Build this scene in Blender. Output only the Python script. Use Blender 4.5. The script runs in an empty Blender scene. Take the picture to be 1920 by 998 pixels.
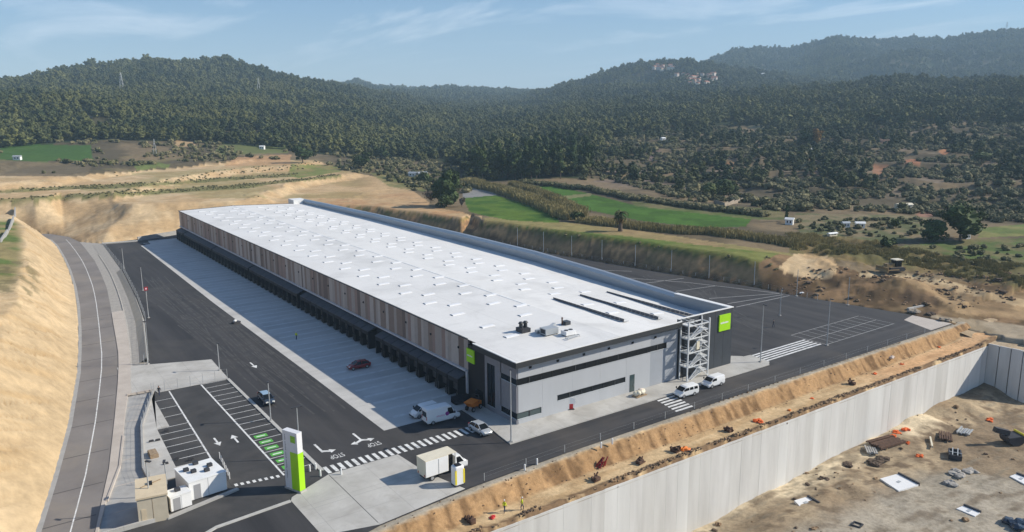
import bpy, math, random
import numpy as np
from mathutils import Vector, Matrix, Quaternion
random.seed(7); RNG = np.random.default_rng(11)
D = bpy.data
SC = bpy.context.scene
COL = SC.collection
# ------------------------------------------------------------------ camera
CAM = np.array([-65.1058, -92.1838, 48.0])
FPX = 1455.718                                   # focal length in pixels of a 1920 px wide picture
YAW, PITCH, ROLL = np.radians([55.04173, 11.4238, -0.48327])
FW = np.array([math.cos(YAW)*math.cos(PITCH), math.sin(YAW)*math.cos(PITCH), -math.sin(PITCH)])
_r = np.array([math.sin(YAW), -math.cos(YAW), 0.0]); _u = np.cross(_r, FW)
RT = _r*math.cos(ROLL)+_u*math.sin(ROLL); UP = -_r*math.sin(ROLL)+_u*math.cos(ROLL)
cd = D.cameras.new('Camera'); cam = D.objects.new('Camera', cd); COL.objects.link(cam)
cd.sensor_width = 36.0; cd.lens = FPX/1920*36.0; cd.clip_start = 0.5; cd.clip_end = 30000
cam.matrix_world = Matrix(((RT[0], UP[0], -FW[0], CAM[0]), (RT[1], UP[1], -FW[1], CAM[1]), (RT[2], UP[2], -FW[2], CAM[2]), (0, 0, 0, 1)))
SC.camera = cam
# ------------------------------------------------------------------ light
SUNV = Vector((1.38, -0.80, 1.0)).normalized()  # towards the sun (from the shadow of the building)
SUN_STRENGTH, SKY_STRENGTH, EXPOSURE = 5.0, 0.10, 0.42
HAZE = 1.8e-4
sd = D.lights.new('Sun', 'SUN'); sd.energy = SUN_STRENGTH; sd.angle = math.radians(0.55); sd.color = (1.0, 0.925, 0.80)
sun = D.objects.new('Sun', sd); COL.objects.link(sun); sun.location = (0, 0, 300)
sun.rotation_euler = SUNV.to_track_quat('Z', 'Y').to_euler()
W = D.worlds.new('World'); SC.world = W; W.use_nodes = True
nt = W.node_tree; nt.nodes.clear()
def N(nt, t, **k):
    n = nt.nodes.new(t)
    for a, b in k.items():
        if a == 'inp':
            for i, v in b.items(): n.inputs[i].default_value = v
        else: setattr(n, a, b)
    return n
wo = N(nt, 'ShaderNodeOutputWorld'); bg = N(nt, 'ShaderNodeBackground'); bg.inputs[1].default_value = SKY_STRENGTH
sky = N(nt, 'ShaderNodeTexSky', sky_type='NISHITA', sun_disc=False)
sky.sun_elevation = math.asin(SUNV.z); sky.sun_rotation = math.atan2(SUNV.x, SUNV.y)
sky.altitude = 150; sky.air_density = 1.0; sky.dust_density = 0.1; sky.ozone_density = 6.0
# thin cirrus: stretched noise on the plane of the cloud layer
tc = N(nt, 'ShaderNodeTexCoord'); sx = N(nt, 'ShaderNodeSeparateXYZ'); nt.links.new(tc.outputs['Generated'], sx.inputs[0])
zz = N(nt, 'ShaderNodeMath', operation='ADD', inp={1: 0.06}); nt.links.new(sx.outputs[2], zz.inputs[0])
dx = N(nt, 'ShaderNodeMath', operation='DIVIDE'); dy = N(nt, 'ShaderNodeMath', operation='DIVIDE')
nt.links.new(sx.outputs[0], dx.inputs[0]); nt.links.new(zz.outputs[0], dx.inputs[1])
nt.links.new(sx.outputs[1], dy.inputs[0]); nt.links.new(zz.outputs[0], dy.inputs[1])
cx = N(nt, 'ShaderNodeCombineXYZ'); nt.links.new(dx.outputs[0], cx.inputs[0]); nt.links.new(dy.outputs[0], cx.inputs[1])
mp = N(nt, 'ShaderNodeMapping'); mp.inputs['Rotation'].default_value = (0, 0, math.radians(-30)); mp.inputs['Scale'].default_value = (0.42, 0.16, 1); mp.inputs['Location'].default_value = (0.55, 0.3, 0)
nt.links.new(cx.outputs[0], mp.inputs[0])
nz = N(nt, 'ShaderNodeTexNoise', inp={'Scale': 1.6, 'Detail': 7.0, 'Roughness': 0.58, 'Distortion': 0.5}); nt.links.new(mp.outputs[0], nz.inputs[0])
rp = N(nt, 'ShaderNodeMapRange', inp={1: 0.52, 2: 0.70, 3: 0.0, 4: 0.60}); nt.links.new(nz.outputs[0], rp.inputs[0])
fade = N(nt, 'ShaderNodeMapRange', inp={1: 0.035, 2: 0.085, 3: 0.0, 4: 1.0}); nt.links.new(sx.outputs[2], fade.inputs[0])
mu = N(nt, 'ShaderNodeMath', operation='MULTIPLY'); nt.links.new(rp.outputs[0], mu.inputs[0]); nt.links.new(fade.outputs[0], mu.inputs[1])
mx = N(nt, 'ShaderNodeMix', data_type='RGBA'); mx.inputs[7].default_value = (11.5, 11.8, 12.2, 1)
nt.links.new(mu.outputs[0], mx.inputs[0]); nt.links.new(sky.outputs[0], mx.inputs[6])
veil = N(nt, 'ShaderNodeMapRange', inp={1: 0.0, 2: 0.13, 3: 0.50, 4: 0.0}); veil.interpolation_type = 'SMOOTHSTEP'; nt.links.new(sx.outputs[2], veil.inputs[0])
mv = N(nt, 'ShaderNodeMix', data_type='RGBA'); mv.inputs[7].default_value = (6.4, 7.5, 8.4, 1); nt.links.new(veil.outputs[0], mv.inputs[0]); nt.links.new(mx.outputs[2], mv.inputs[6])
nt.links.new(mv.outputs[2], bg.inputs[0]); nt.links.new(bg.outputs[0], wo.inputs[0])
SC.view_settings.view_transform = 'Standard'; SC.view_settings.look = 'None'; SC.view_settings.gamma = 1.0
SC.view_settings.use_curve_mapping = False; SC.view_settings.exposure = EXPOSURE
SC.render.engine = 'CYCLES'
SC.cycles.max_bounces = 6; SC.cycles.diffuse_bounces = 3; SC.cycles.glossy_bounces = 2; SC.cycles.volume_bounces = 0
SC.cycles.transparent_max_bounces = 8; SC.cycles.caustics_reflective = False; SC.cycles.caustics_refractive = False
SC.cycles.use_denoising = True

# ------------------------------------------------------------------ helpers
def ray(px, py):
    return FW*FPX + RT*(px-960.0) - UP*(py-499.0)
def at(px, py, z=0.0):
    d = ray(px, py); t = (z-CAM[2])/d[2]; p = CAM+d*t
    return float(p[0]), float(p[1])
def proj(X, Y, Z):
    dx_, dy_, dz_ = X-CAM[0], Y-CAM[1], Z-CAM[2]
    dep = dx_*FW[0]+dy_*FW[1]+dz_*FW[2]
    a = dx_*RT[0]+dy_*RT[1]+dz_*RT[2]; b = dx_*UP[0]+dy_*UP[1]+dz_*UP[2]
    dep = np.where(dep < 1e-3, 1e-3, dep)
    return 960+FPX*a/dep, 499-FPX*b/dep
def _h(ix, iy, s):
    n = (ix.astype(np.int64)*374761393 + iy.astype(np.int64)*668265263 + s*1442695041) & 0xFFFFFFFF
    n = ((n ^ (n >> 13))*1274126177) & 0xFFFFFFFF
    n = n ^ (n >> 16)
    return (n & 0xFFFFFF)/float(0xFFFFFF)
def vn(x, y, s=0):
    x = np.asarray(x, float); y = np.asarray(y, float)
    ix = np.floor(x); iy = np.floor(y); fx = x-ix; fy = y-iy
    fx = fx*fx*(3-2*fx); fy = fy*fy*(3-2*fy)
    a = _h(ix, iy, s); b = _h(ix+1, iy, s); c = _h(ix, iy+1, s); d = _h(ix+1, iy+1, s)
    return (a*(1-fx)+b*fx)*(1-fy)+(c*(1-fx)+d*fx)*fy
def fbm(x, y, s=0, o=4, r=0.5):
    t = 0.0; a = 1.0; m = 0.0; f = 1.0
    for i in range(o):
        t = t+a*vn(np.asarray(x)*f+17.3*i, np.asarray(y)*f-9.1*i, s+i); m += a; a *= r; f *= 2.03
    return t/m
def inpoly(X, Y, poly):
    c = np.zeros(np.shape(X), bool); n = len(poly)
    for i in range(n):
        x0, y0 = poly[i]; x1, y1 = poly[(i+1) % n]
        if y0 == y1: continue
        k = ((y0 > Y) != (y1 > Y)) & (X < (x1-x0)*(Y-y0)/(y1-y0)+x0)
        c ^= k
    return c
def segdist(X, Y, poly, closed=True):
    best = np.full(np.shape(X), 1e9)
    n = len(poly)
    for i in range(n if closed else n-1):
        x0, y0 = poly[i]; x1, y1 = poly[(i+1) % n]
        dx_, dy_ = x1-x0, y1-y0; L = dx_*dx_+dy_*dy_+1e-9
        t = np.clip(((X-x0)*dx_+(Y-y0)*dy_)/L, 0, 1)
        best = np.minimum(best, np.hypot(X-x0-t*dx_, Y-y0-t*dy_))
    return best
def sm(a, b, x):
    t = np.clip((x-a)/(b-a), 0, 1); return t*t*(3-2*t)

def tag(o, label=None, cat=None, group=None, kind=None):
    if label: o['label'] = label
    if cat: o['category'] = cat
    if group: o['group'] = group
    if kind: o['kind'] = kind
    return o
def empty(name, loc=(0, 0, 0), rz=0.0, label=None, cat=None, group=None, kind=None):
    o = D.objects.new(name, None); COL.objects.link(o); o.location = loc; o.rotation_euler = (0, 0, rz); o.empty_display_size = 0.5
    return tag(o, label, cat, group, kind)
def kids(o): return [c for c in D.objects if c.parent == o]
def copy_tree(o, parent=None):
    c = o.copy(); COL.objects.link(c)
    if parent is not None: c.parent = parent
    for ch in list(CH.get(o.name, ())):
        copy_tree(ch, c)
    return c
CH = {}
SPLIT = {'rail', 'landing', 'bumper', 'foot', 'support', 'flank_lamp', 'skid', 'bearer', 'pillar', 'fan', 'beam', 'pale_rail', 'push_arm', 'wheel_guide', 'roll_bar_post', 'dark_side', 'brace', 'flight', 'cross_arm'}
class MB:
    """collects faces and builds ONE mesh"""
    def __init__(s): s.v = []; s.f = []; s.m = []; s.T = None; s.g = []
    def add(s, vs, fs, m=0):
        b = len(s.v); s.g.append((b, len(s.f)))
        if s.T is not None: vs = [tuple(s.T @ Vector(p)) for p in vs]
        s.v += [tuple(map(float, p)) for p in vs]; s.f += [tuple(b+i for i in f) for f in fs]; s.m += [m]*len(fs)
        return s
    def box(s, x0, x1, y0, y1, z0, z1, m=0):
        return s.add([(x0, y0, z0), (x1, y0, z0), (x1, y1, z0), (x0, y1, z0), (x0, y0, z1), (x1, y0, z1), (x1, y1, z1), (x0, y1, z1)],
                     [(0, 3, 2, 1), (4, 5, 6, 7), (0, 1, 5, 4), (1, 2, 6, 5), (2, 3, 7, 6), (3, 0, 4, 7)], m)
    def quad(s, a, b, c, d, m=0): return s.add([a, b, c, d], [(0, 1, 2, 3)], m)
    def sheet(s, poly, z, m=0): return s.add([(p[0], p[1], z) for p in poly], [tuple(range(len(poly)))], m)
    def prism(s, poly, z0, z1, m=0):
        n = len(poly)
        ar = sum(poly[i][0]*poly[(i+1) % n][1]-poly[(i+1) % n][0]*poly[i][1] for i in range(n))
        if ar < 0: poly = poly[::-1]
        return s.add([(p[0], p[1], z0) for p in poly]+[(p[0], p[1], z1) for p in poly],
                     [tuple(range(n))[::-1], tuple(range(n, 2*n))]+[(i, (i+1) % n, n+(i+1) % n, n+i) for i in range(n)], m)
    def bar(s, p, q, w, h=None, m=0):
        h = h or w; p = Vector(p); q = Vector(q); d = (q-p).normalized()
        a = d.cross(Vector((0, 0, 1)))
        if a.length < 1e-4: a = Vector((1, 0, 0))
        a.normalize(); b = a.cross(d); a *= w/2; b *= h/2
        return s.add([p-a-b, p+a-b, p+a+b, p-a+b, q-a-b, q+a-b, q+a+b, q-a+b],
                     [(0, 1, 2, 3), (7, 6, 5, 4), (4, 5, 1, 0), (5, 6, 2, 1), (6, 7, 3, 2), (7, 4, 0, 3)], m)
    def cyl(s, p, q, r0, r1=None, n=10, m=0, cap=True):
        r1 = r0 if r1 is None else r1
        p = Vector(p); q = Vector(q); d = (q-p).normalized(); a = d.orthogonal().normalized(); b = d.cross(a)
        vs = []
        for c, r in ((p, r0), (q, r1)):
            for i in range(n):
                t = 2*math.pi*i/n; vs.append(c+a*(r*math.cos(t))+b*(r*math.sin(t)))
        fs = [(i, (i+1) % n, n+(i+1) % n, n+i) for i in range(n)]
        if cap: fs += [tuple(range(n))[::-1], tuple(range(n, 2*n))]
        return s.add(vs, fs, m)
    def loft(s, secs, ms=None, cap=True, m=0):
        n = len(secs[0]); vs = [p for q in secs for p in q]; b = len(s.v)
        if s.T is not None: vs = [tuple(s.T @ Vector(p)) for p in vs]
        s.v += [tuple(map(float, p)) for p in vs]
        for k in range(len(secs)-1):
            for i in range(n):
                j = (i+1) % n
                s.f.append((b+k*n+i, b+k*n+j, b+(k+1)*n+j, b+(k+1)*n+i)); s.m.append(ms(k, i) if ms else m)
        if cap:
            s.f.append(tuple(b+i for i in range(n))[::-1]); s.m.append(m)
            s.f.append(tuple(b+(len(secs)-1)*n+i for i in range(n))); s.m.append(m)
        return s
    def blob(s, c, r, seed=0, sub=1, m=0, j=0.25):
        rr = random.Random(seed); t = (1+5**.5)/2
        vs = [Vector(p).normalized() for p in [(-1, t, 0), (1, t, 0), (-1, -t, 0), (1, -t, 0), (0, -1, t), (0, 1, t), (0, -1, -t), (0, 1, -t), (t, 0, -1), (t, 0, 1), (-t, 0, -1), (-t, 0, 1)]]
        fs = [(0, 11, 5), (0, 5, 1), (0, 1, 7), (0, 7, 10), (0, 10, 11), (1, 5, 9), (5, 11, 4), (11, 10, 2), (10, 7, 6), (7, 1, 8), (3, 9, 4), (3, 4, 2), (3, 2, 6), (3, 6, 8), (3, 8, 9), (4, 9, 5), (2, 4, 11), (6, 2, 10), (8, 6, 7), (9, 8, 1)]
        for _ in range(sub):
            mid = {}; nf = []
            def g(a, b):
                k = (min(a, b), max(a, b))
                if k not in mid: vs.append(((vs[a]+vs[b])/2).normalized()); mid[k] = len(vs)-1
                return mid[k]
            for a, b, c_ in fs:
                x, y, z = g(a, b), g(b, c_), g(c_, a); nf += [(a, x, z), (b, y, x), (c_, z, y), (x, y, z)]
            fs = nf
        if not hasattr(r, '__len__'): r = (r, r, r)
        out = []
        for p in vs:
            k = 1+rr.uniform(-j, j); out.append((c[0]+p.x*r[0]*k, c[1]+p.y*r[1]*k, c[2]+p.z*r[2]*k))
        return s.add(out, fs, m)
    def build(s, name, mats, parent=None, smooth=False):
        if name in SPLIT and len(s.g) > 1:
            first = None
            for k, (v0, f0) in enumerate(s.g):
                v1, f1 = s.g[k+1] if k+1 < len(s.g) else (len(s.v), len(s.f))
                q = MB(); q.v = s.v[v0:v1]; q.f = [tuple(i-v0 for i in f) for f in s.f[f0:f1]]; q.m = s.m[f0:f1]
                o = q.build(name, mats, parent, smooth); first = first or o
            return first
        me = D.meshes.new(name); me.from_pydata(s.v, [], s.f)
        if not isinstance(mats, (list, tuple)): mats = [mats]
        for q in mats: me.materials.append(q)
        if len(mats) > 1: me.polygons.foreach_set('material_index', s.m)
        if smooth: me.polygons.foreach_set('use_smooth', [True]*len(me.polygons))
        me.update()
        return mk(name, me, parent)
def mk(name, me, parent=None):
    o = D.objects.new(name, me); COL.objects.link(o)
    if parent is not None:
        o.parent = parent; CH.setdefault(parent.name, []).append(o)
    return o
def np_mesh(name, V, F, mats, col=None, smooth=True):
    """V (n,3), F (m,4) or (m,3) index arrays"""
    me = D.meshes.new(name); k = F.shape[1]
    me.vertices.add(len(V)); me.vertices.foreach_set('co', np.asarray(V, np.float32).ravel())
    me.loops.add(F.size); me.loops.foreach_set('vertex_index', F.ravel().astype(np.int32))
    me.polygons.add(len(F)); me.polygons.foreach_set('loop_start', np.arange(0, F.size, k, dtype=np.int32))
    me.polygons.foreach_set('loop_total', np.full(len(F), k, np.int32))
    if smooth: me.polygons.foreach_set('use_smooth', np.ones(len(F), bool))
    me.update(calc_edges=True); me.validate()
    if not isinstance(mats, (list, tuple)): mats = [mats]
    for q in mats: me.materials.append(q)
    if col is not None:
        a = me.color_attributes.new('Col', 'FLOAT_COLOR', 'POINT')
        c4 = np.ones((len(V), 4), np.float32); c4[:, :3] = col
        a.data.foreach_set('color', c4.ravel())
    return me

# ------------------------------------------------------------------ materials
M = {}
def mat(name, col, rough=0.7, metal=0.0, var=0.0, vscale=1.0, bump=0.0, bscale=8.0, spec=0.4, stretch=(1, 1, 1), col2=None, detail=4.0, emit=None, fac=(0.3, 0.7), dust=None, seams=None):
    m = D.materials.new(name); m.use_nodes = True; t = m.node_tree; b = t.nodes['Principled BSDF']
    b.inputs['Base Color'].default_value = (*col, 1); b.inputs['Roughness'].default_value = rough; b.inputs['Metallic'].default_value = metal
    b.inputs['Specular IOR Level'].default_value = spec
    if var or col2 or bump:
        g = N(t, 'ShaderNodeNewGeometry'); mp = N(t, 'ShaderNodeMapping'); mp.inputs['Scale'].default_value = stretch
        t.links.new(g.outputs['Position'], mp.inputs[0])
    if var or col2:
        c2 = col2 or tuple(min(1, c*(1+var)) for c in col); c1 = col if col2 else tuple(c*(1-var) for c in col)
        n1 = N(t, 'ShaderNodeTexNoise', inp={'Scale': vscale, 'Detail': detail, 'Roughness': 0.6}); t.links.new(mp.outputs[0], n1.inputs[0])
        r = N(t, 'ShaderNodeMapRange', inp={1: fac[0], 2: fac[1], 3: 0.0, 4: 1.0}); t.links.new(n1.outputs[0], r.inputs[0])
        x = N(t, 'ShaderNodeMix', data_type='RGBA'); x.inputs[6].default_value = (*c1, 1); x.inputs[7].default_value = (*c2, 1)
        t.links.new(r.outputs[0], x.inputs[0]); last = x.outputs[2]
        if dust:                                     # broad patches of a second colour: dust, damp, wear
            n3 = N(t, 'ShaderNodeTexNoise', inp={'Scale': dust[1], 'Detail': 8.0, 'Roughness': 0.62, 'Distortion': .6}); t.links.new(g.outputs['Position'], n3.inputs[0])
            r3 = N(t, 'ShaderNodeMapRange', inp={1: dust[2], 2: dust[3], 3: 0.0, 4: dust[4]}); t.links.new(n3.outputs[0], r3.inputs[0])
            y = N(t, 'ShaderNodeMix', data_type='RGBA'); y.inputs[7].default_value = (*dust[0], 1); t.links.new(last, y.inputs[6]); t.links.new(r3.outputs[0], y.inputs[0]); last = y.outputs[2]
        if seams:                                    # fine regular joints: (axis, spacing, width share, strength)
            sp = N(t, 'ShaderNodeSeparateXYZ'); t.links.new(g.outputs['Position'], sp.inputs[0])
            for ax, gap, ws, st in seams:
                dv = N(t, 'ShaderNodeMath', operation='DIVIDE', inp={1: gap}); t.links.new(sp.outputs[ax], dv.inputs[0]); fr = N(t, 'ShaderNodeMath', operation='FRACT'); t.links.new(dv.outputs[0], fr.inputs[0])
                lt = N(t, 'ShaderNodeMath', operation='LESS_THAN', inp={1: ws}); t.links.new(fr.outputs[0], lt.inputs[0]); ml = N(t, 'ShaderNodeMath', operation='MULTIPLY', inp={1: st}); t.links.new(lt.outputs[0], ml.inputs[0])
                y = N(t, 'ShaderNodeMix', data_type='RGBA'); y.inputs[7].default_value = (.12, .12, .12, 1); t.links.new(last, y.inputs[6]); t.links.new(ml.outputs[0], y.inputs[0]); last = y.outputs[2]
        t.links.new(last, b.inputs['Base Color'])
    if bump:
        n2 = N(t, 'ShaderNodeTexNoise', inp={'Scale': bscale, 'Detail': 5.0, 'Roughness': 0.6}); t.links.new(mp.outputs[0], n2.inputs[0])
        bp = N(t, 'ShaderNodeBump', inp={'Strength': 0.6, 'Distance': bump}); t.links.new(n2.outputs[0], bp.inputs['Height']); t.links.new(bp.outputs[0], b.inputs['Normal'])
    if emit: b.inputs['Emission Color'].default_value = (*emit[0], 1); b.inputs['Emission Strength'].default_value = emit[1]
    M[name] = m; return m
def earth_mat(name, bump=0.15, bs=0.9, fine=0.35):
    """ground colour from the mesh's 'Col' attribute, broken up by two noises"""
    m = D.materials.new(name); m.use_nodes = True; t = m.node_tree; b = t.nodes['Principled BSDF']
    b.inputs['Roughness'].default_value = 0.95; b.inputs['Specular IOR Level'].default_value = 0.1
    a = N(t, 'ShaderNodeVertexColor', layer_name='Col'); g = N(t, 'ShaderNodeNewGeometry')
    n1 = N(t, 'ShaderNodeTexNoise', inp={'Scale': 0.22, 'Detail': 6.0, 'Roughness': 0.65}); t.links.new(g.outputs['Position'], n1.inputs[0])
    n2 = N(t, 'ShaderNodeTexNoise', inp={'Scale': bs, 'Detail': 6.0, 'Roughness': 0.7}); t.links.new(g.outputs['Position'], n2.inputs[0])
    ad = N(t, 'ShaderNodeMath', operation='ADD'); t.links.new(n1.outputs[0], ad.inputs[0]); t.links.new(n2.outputs[0], ad.inputs[1])
    r = N(t, 'ShaderNodeMapRange', inp={1: 0.75, 2: 1.25, 3: 1-fine, 4: 1+fine}); t.links.new(ad.outputs[0], r.inputs[0])
    x = N(t, 'ShaderNodeVectorMath', operation='SCALE'); t.links.new(a.outputs[0], x.inputs[0]); t.links.new(r.outputs[0], x.inputs['Scale'])
    t.links.new(x.outputs[0], b.inputs['Base Color'])
    bp = N(t, 'ShaderNodeBump', inp={'Strength': 0.8, 'Distance': bump}); t.links.new(n2.outputs[0], bp.inputs['Height']); t.links.new(bp.outputs[0], b.inputs['Normal'])
    M[name] = m; return m
earth_mat('earth', 0.08, 0.55, 0.20); earth_mat('dirt', 0.12, 1.6, 0.3)
mat('asphalt', (.020, .020, .022), .85, col2=(.062, .059, .060), vscale=.30, stretch=(1, .06, 1), bump=.006, bscale=9, detail=9, fac=(.30, .78), dust=((.10, .092, .082), .045, .50, .78, .55))
mat('asphalt_lot', (.030, .030, .031), .9, col2=(.066, .064, .063), vscale=.16, bump=.006, bscale=9, detail=8, dust=((.11, .10, .09), .10, .50, .75, .6))
mat('asphalt_front', (.022, .022, .024), .85, col2=(.060, .058, .060), vscale=.45, stretch=(.05, 1, 1), bump=.006, bscale=9, detail=9, dust=((.12, .10, .08), .06, .48, .76, .55))
mat('asphalt_old', (.16, .145, .137), .92, col2=(.235, .215, .20), vscale=.12, bump=.006, bscale=9, detail=9, dust=((.29, .25, .20), .07, .48, .75, .6))
mat('asphalt_joint', (.085, .078, .074), .92)
mat('concrete', (.38, .365, .335), .88, col2=(.53, .515, .48), vscale=.18, bump=.004, bscale=6, detail=8, dust=((.30, .28, .25), .25, .5, .72, .6), seams=((0, 5.0, .012, .35), (1, 5.0, .012, .35)))
mat('concrete_warm', (.42, .37, .32), .9, col2=(.52, .465, .41), vscale=.3, bump=.004, bscale=6, detail=8)
mat('concrete_dock', (.43, .42, .40), .85, col2=(.54, .53, .505), vscale=.25, stretch=(.15, 1, 1), detail=7, dust=((.30, .295, .285), .12, .5, .75, .5), seams=((1, 7.24, .010, .3),))
mat('concrete_grey', (.30, .295, .285), .9, col2=(.40, .39, .37), vscale=.6, bump=.004, bscale=6, detail=7)
mat('kerb', (.45, .44, .41), .85, var=.12, vscale=1.5)
mat('paint', (.42, .42, .405), .7, col2=(.74, .74, .72), vscale=1.2, detail=9, fac=(.3, .55))
mat('stair_steel', (.66, .68, .69), .4, metal=.1, var=.05)
mat('tyre_mark', (.030, .029, .029), .8, col2=(.085, .081, .077), vscale=.5, detail=8)
mat('paint_faded', (.25, .25, .245), .75, col2=(.42, .42, .41), vscale=1.5, detail=8)
mat('paint_dock', (.46, .46, .45), .75, col2=(.60, .60, .585), vscale=1.0, detail=8)
mat('paint_green', (.10, .42, .06), .7, var=.2, vscale=2)
mat('roof', (.70, .685, .655), .55, col2=(.78, .765, .735), vscale=.12, stretch=(1, .5, 1), detail=9, dust=((.50, .49, .465), .09, .50, .80, .8), seams=((1, 2.1, .04, .10), (0, 10.2, .014, .16)))
mat('white_trim', (.78, .78, .76), .5, var=.05)
mat('skylight', (.80, .80, .80), .3, var=.04)
mat('skylight_shade', (.20, .21, .21), .6)
mat('white_panel', (.43, .445, .465), .5, var=.03, vscale=.6, stretch=(1, 1, .2))
mat('grey_panel', (.33, .35, .38), .5, var=.04, vscale=.6)
mat('seam', (.25, .26, .28), .7)
mat('anthracite', (.045, .052, .062), .5, var=.1, vscale=.8)
mat('fascia', (.036, .039, .042), .55, var=.08, vscale=1)
mat('black', (.012, .012, .014), .6)
mat('shelter', (.018, .018, .020), .75, var=.2, vscale=3)
mat('shelter_top', (.055, .058, .068), .65, var=.15, vscale=2)
mat('dock_door', (.07, .07, .07), .5, var=.1, vscale=2)
mat('guide', (.05, .05, .042), .6)
mat('ledge', (.58, .57, .58), .55, var=.08)
mat('clad_a', (.27, .20, .16), .6, var=.06); mat('clad_b', (.39, .33, .285), .6, var=.06); mat('clad_c', (.18, .13, .105), .6, var=.06)
mat('clad_d', (.47, .41, .36), .6, var=.06); mat('clad_e', (.33, .23, .19), .6, var=.06)
mat('entrance', (.24, .235, .25), .55, var=.05)
mat('glass', (.010, .013, .016), .15, spec=.3)
mat('glass_green', (.05, .075, .078), .12, spec=.7)
mat('mullion', (.52, .55, .57), .45)
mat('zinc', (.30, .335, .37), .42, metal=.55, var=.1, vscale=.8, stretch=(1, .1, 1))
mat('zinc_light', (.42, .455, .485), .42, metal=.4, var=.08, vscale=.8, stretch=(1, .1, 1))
mat('galv', (.46, .48, .49), .45, metal=.35, var=.08)
mat('lime', (.36, .70, .01), .45, var=.03)
mat('lime_dark', (.22, .50, .01), .4, var=.05)
mat('sign_white', (.70, .70, .71), .4, var=.03); mat('sign_grey', (.30, .30, .31), .5)
mat('white', (.78, .78, .77), .35, var=.03); mat('cream', (.70, .64, .50), .5, var=.06); mat('beige', (.62, .51, .35), .7, var=.08, vscale=.8)
mat('beige_wall', (.56, .49, .37), .75, var=.08, vscale=.8)
mat('yellow', (.75, .62, .03), .4); mat('orange', (.75, .20, .02), .55, var=.1); mat('red', (.50, .03, .03), .4); mat('maroon', (.22, .014, .018), .25, spec=.6)
mat('navy', (.025, .04, .065), .25, spec=.6); mat('skyblue', (.28, .40, .52), .3); mat('silver', (.52, .55, .58), .3, metal=.35); mat('van_white', (.76, .77, .77), .3, spec=.5)
mat('tyre', (.02, .02, .02), .85); mat('rim', (.40, .41, .42), .4, metal=.5); mat('lamp_red', (.40, .02, .02), .3); mat('lamp_white', (.75, .75, .70), .2)
mat('purple', (.25, .04, .22), .5); mat('pink', (.65, .42, .50), .5)
mat('precast', (.53, .52, .495), .85, col2=(.68, .67, .645), vscale=.55, stretch=(1, 1, .12), detail=8, bump=.004, bscale=5)
mat('precast_b', (.49, .48, .455), .85, col2=(.65, .64, .61), vscale=.4, stretch=(1, 1, .12), detail=8)
mat('precast_c', (.58, .575, .55), .85, col2=(.71, .705, .68), vscale=.3, stretch=(1, 1, .12), detail=8)
mat('rust', (.10, .055, .035), .85, var=.35, vscale=2); mat('darkdirt', (.10, .07, .048), .95, var=.35, vscale=1.5, bump=.05, bscale=3)
mat('timber', (.30, .22, .14), .85, var=.25, vscale=3); mat('steel_dark', (.04, .04, .045), .6, var=.2)
mat('hivis', (.62, .72, .02), .7); mat('denim', (.04, .05, .09), .8); mat('darkcloth', (.025, .025, .03), .8); mat('skin', (.45, .27, .19), .6); mat('hair', (.03, .02, .015), .8)
mat('pv', (.012, .016, .035), .15, spec=.7); mat('pv_back', (.10, .10, .11), .6)
mat('netting', (.72, .13, .02), .8, var=.15, vscale=3)
mat('bark', (.12, .09, .065), .95, var=.25, vscale=2); mat('roof_red', (.34, .14, .085), .85, var=.2, vscale=.3); mat('wall_house', (.60, .52, .45), .8, var=.1, vscale=.05)
mat('rubble', (.30, .25, .19), .95, var=.25, vscale=1.2, bump=.05, bscale=3)
mat('clod', (.26, .17, .095), .95, var=.4, vscale=1.0, bump=.05, bscale=3)
mat('gravel', (.27, .255, .235), .95, col2=(.40, .375, .335), vscale=1.1, detail=9, bump=.03, bscale=5)
mat('dozer_yellow', (.30, .20, .075), .75, col2=(.22, .165, .10), vscale=1.2)
def foliage(name, c0, c1, inst=True):
    m = D.materials.new(name); m.use_nodes = True; t = m.node_tree; b = t.nodes['Principled BSDF']
    b.inputs['Roughness'].default_value = .75; b.inputs['Specular IOR Level'].default_value = .15
    if inst: a = N(t, 'ShaderNodeAttribute', attribute_type='INSTANCER', attribute_name='tint'); src = a.outputs['Fac']
    else: a = N(t, 'ShaderNodeObjectInfo'); src = a.outputs['Random']
    x = N(t, 'ShaderNodeMix', data_type='RGBA'); x.inputs[6].default_value = (*c0, 1); x.inputs[7].default_value = (*c1, 1); t.links.new(src, x.inputs[0])
    v = N(t, 'ShaderNodeVertexColor', layer_name='Col'); s = N(t, 'ShaderNodeMix', data_type='RGBA', blend_type='MULTIPLY'); s.inputs[0].default_value = 1
    t.links.new(x.outputs[2], s.inputs[6]); t.links.new(v.outputs[0], s.inputs[7]); t.links.new(s.outputs[2], b.inputs['Base Color'])
    M[name] = m; return m
foliage('pine_leaf', (.018, .034, .013), (.135, .138, .048)); foliage('shrub_leaf', (.048, .056, .020), (.21, .185, .095)); foliage('reed_leaf', (.17, .155, .060), (.40, .33, .155))
foliage('tree_leaf', (.034, .056, .018), (.058, .082, .026), False); foliage('olive_leaf', (.07, .09, .03), (.10, .12, .04), False); foliage('rust_leaf', (.24, .14, .04), (.28, .17, .05), False)
foliage('palm_leaf', (.07, .085, .03), (.10, .11, .04), False); foliage('palm_dry', (.22, .15, .075), (.28, .20, .10), False)
foliage('bare_leaf', (.115, .095, .075), (.15, .125, .10), False)
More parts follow.
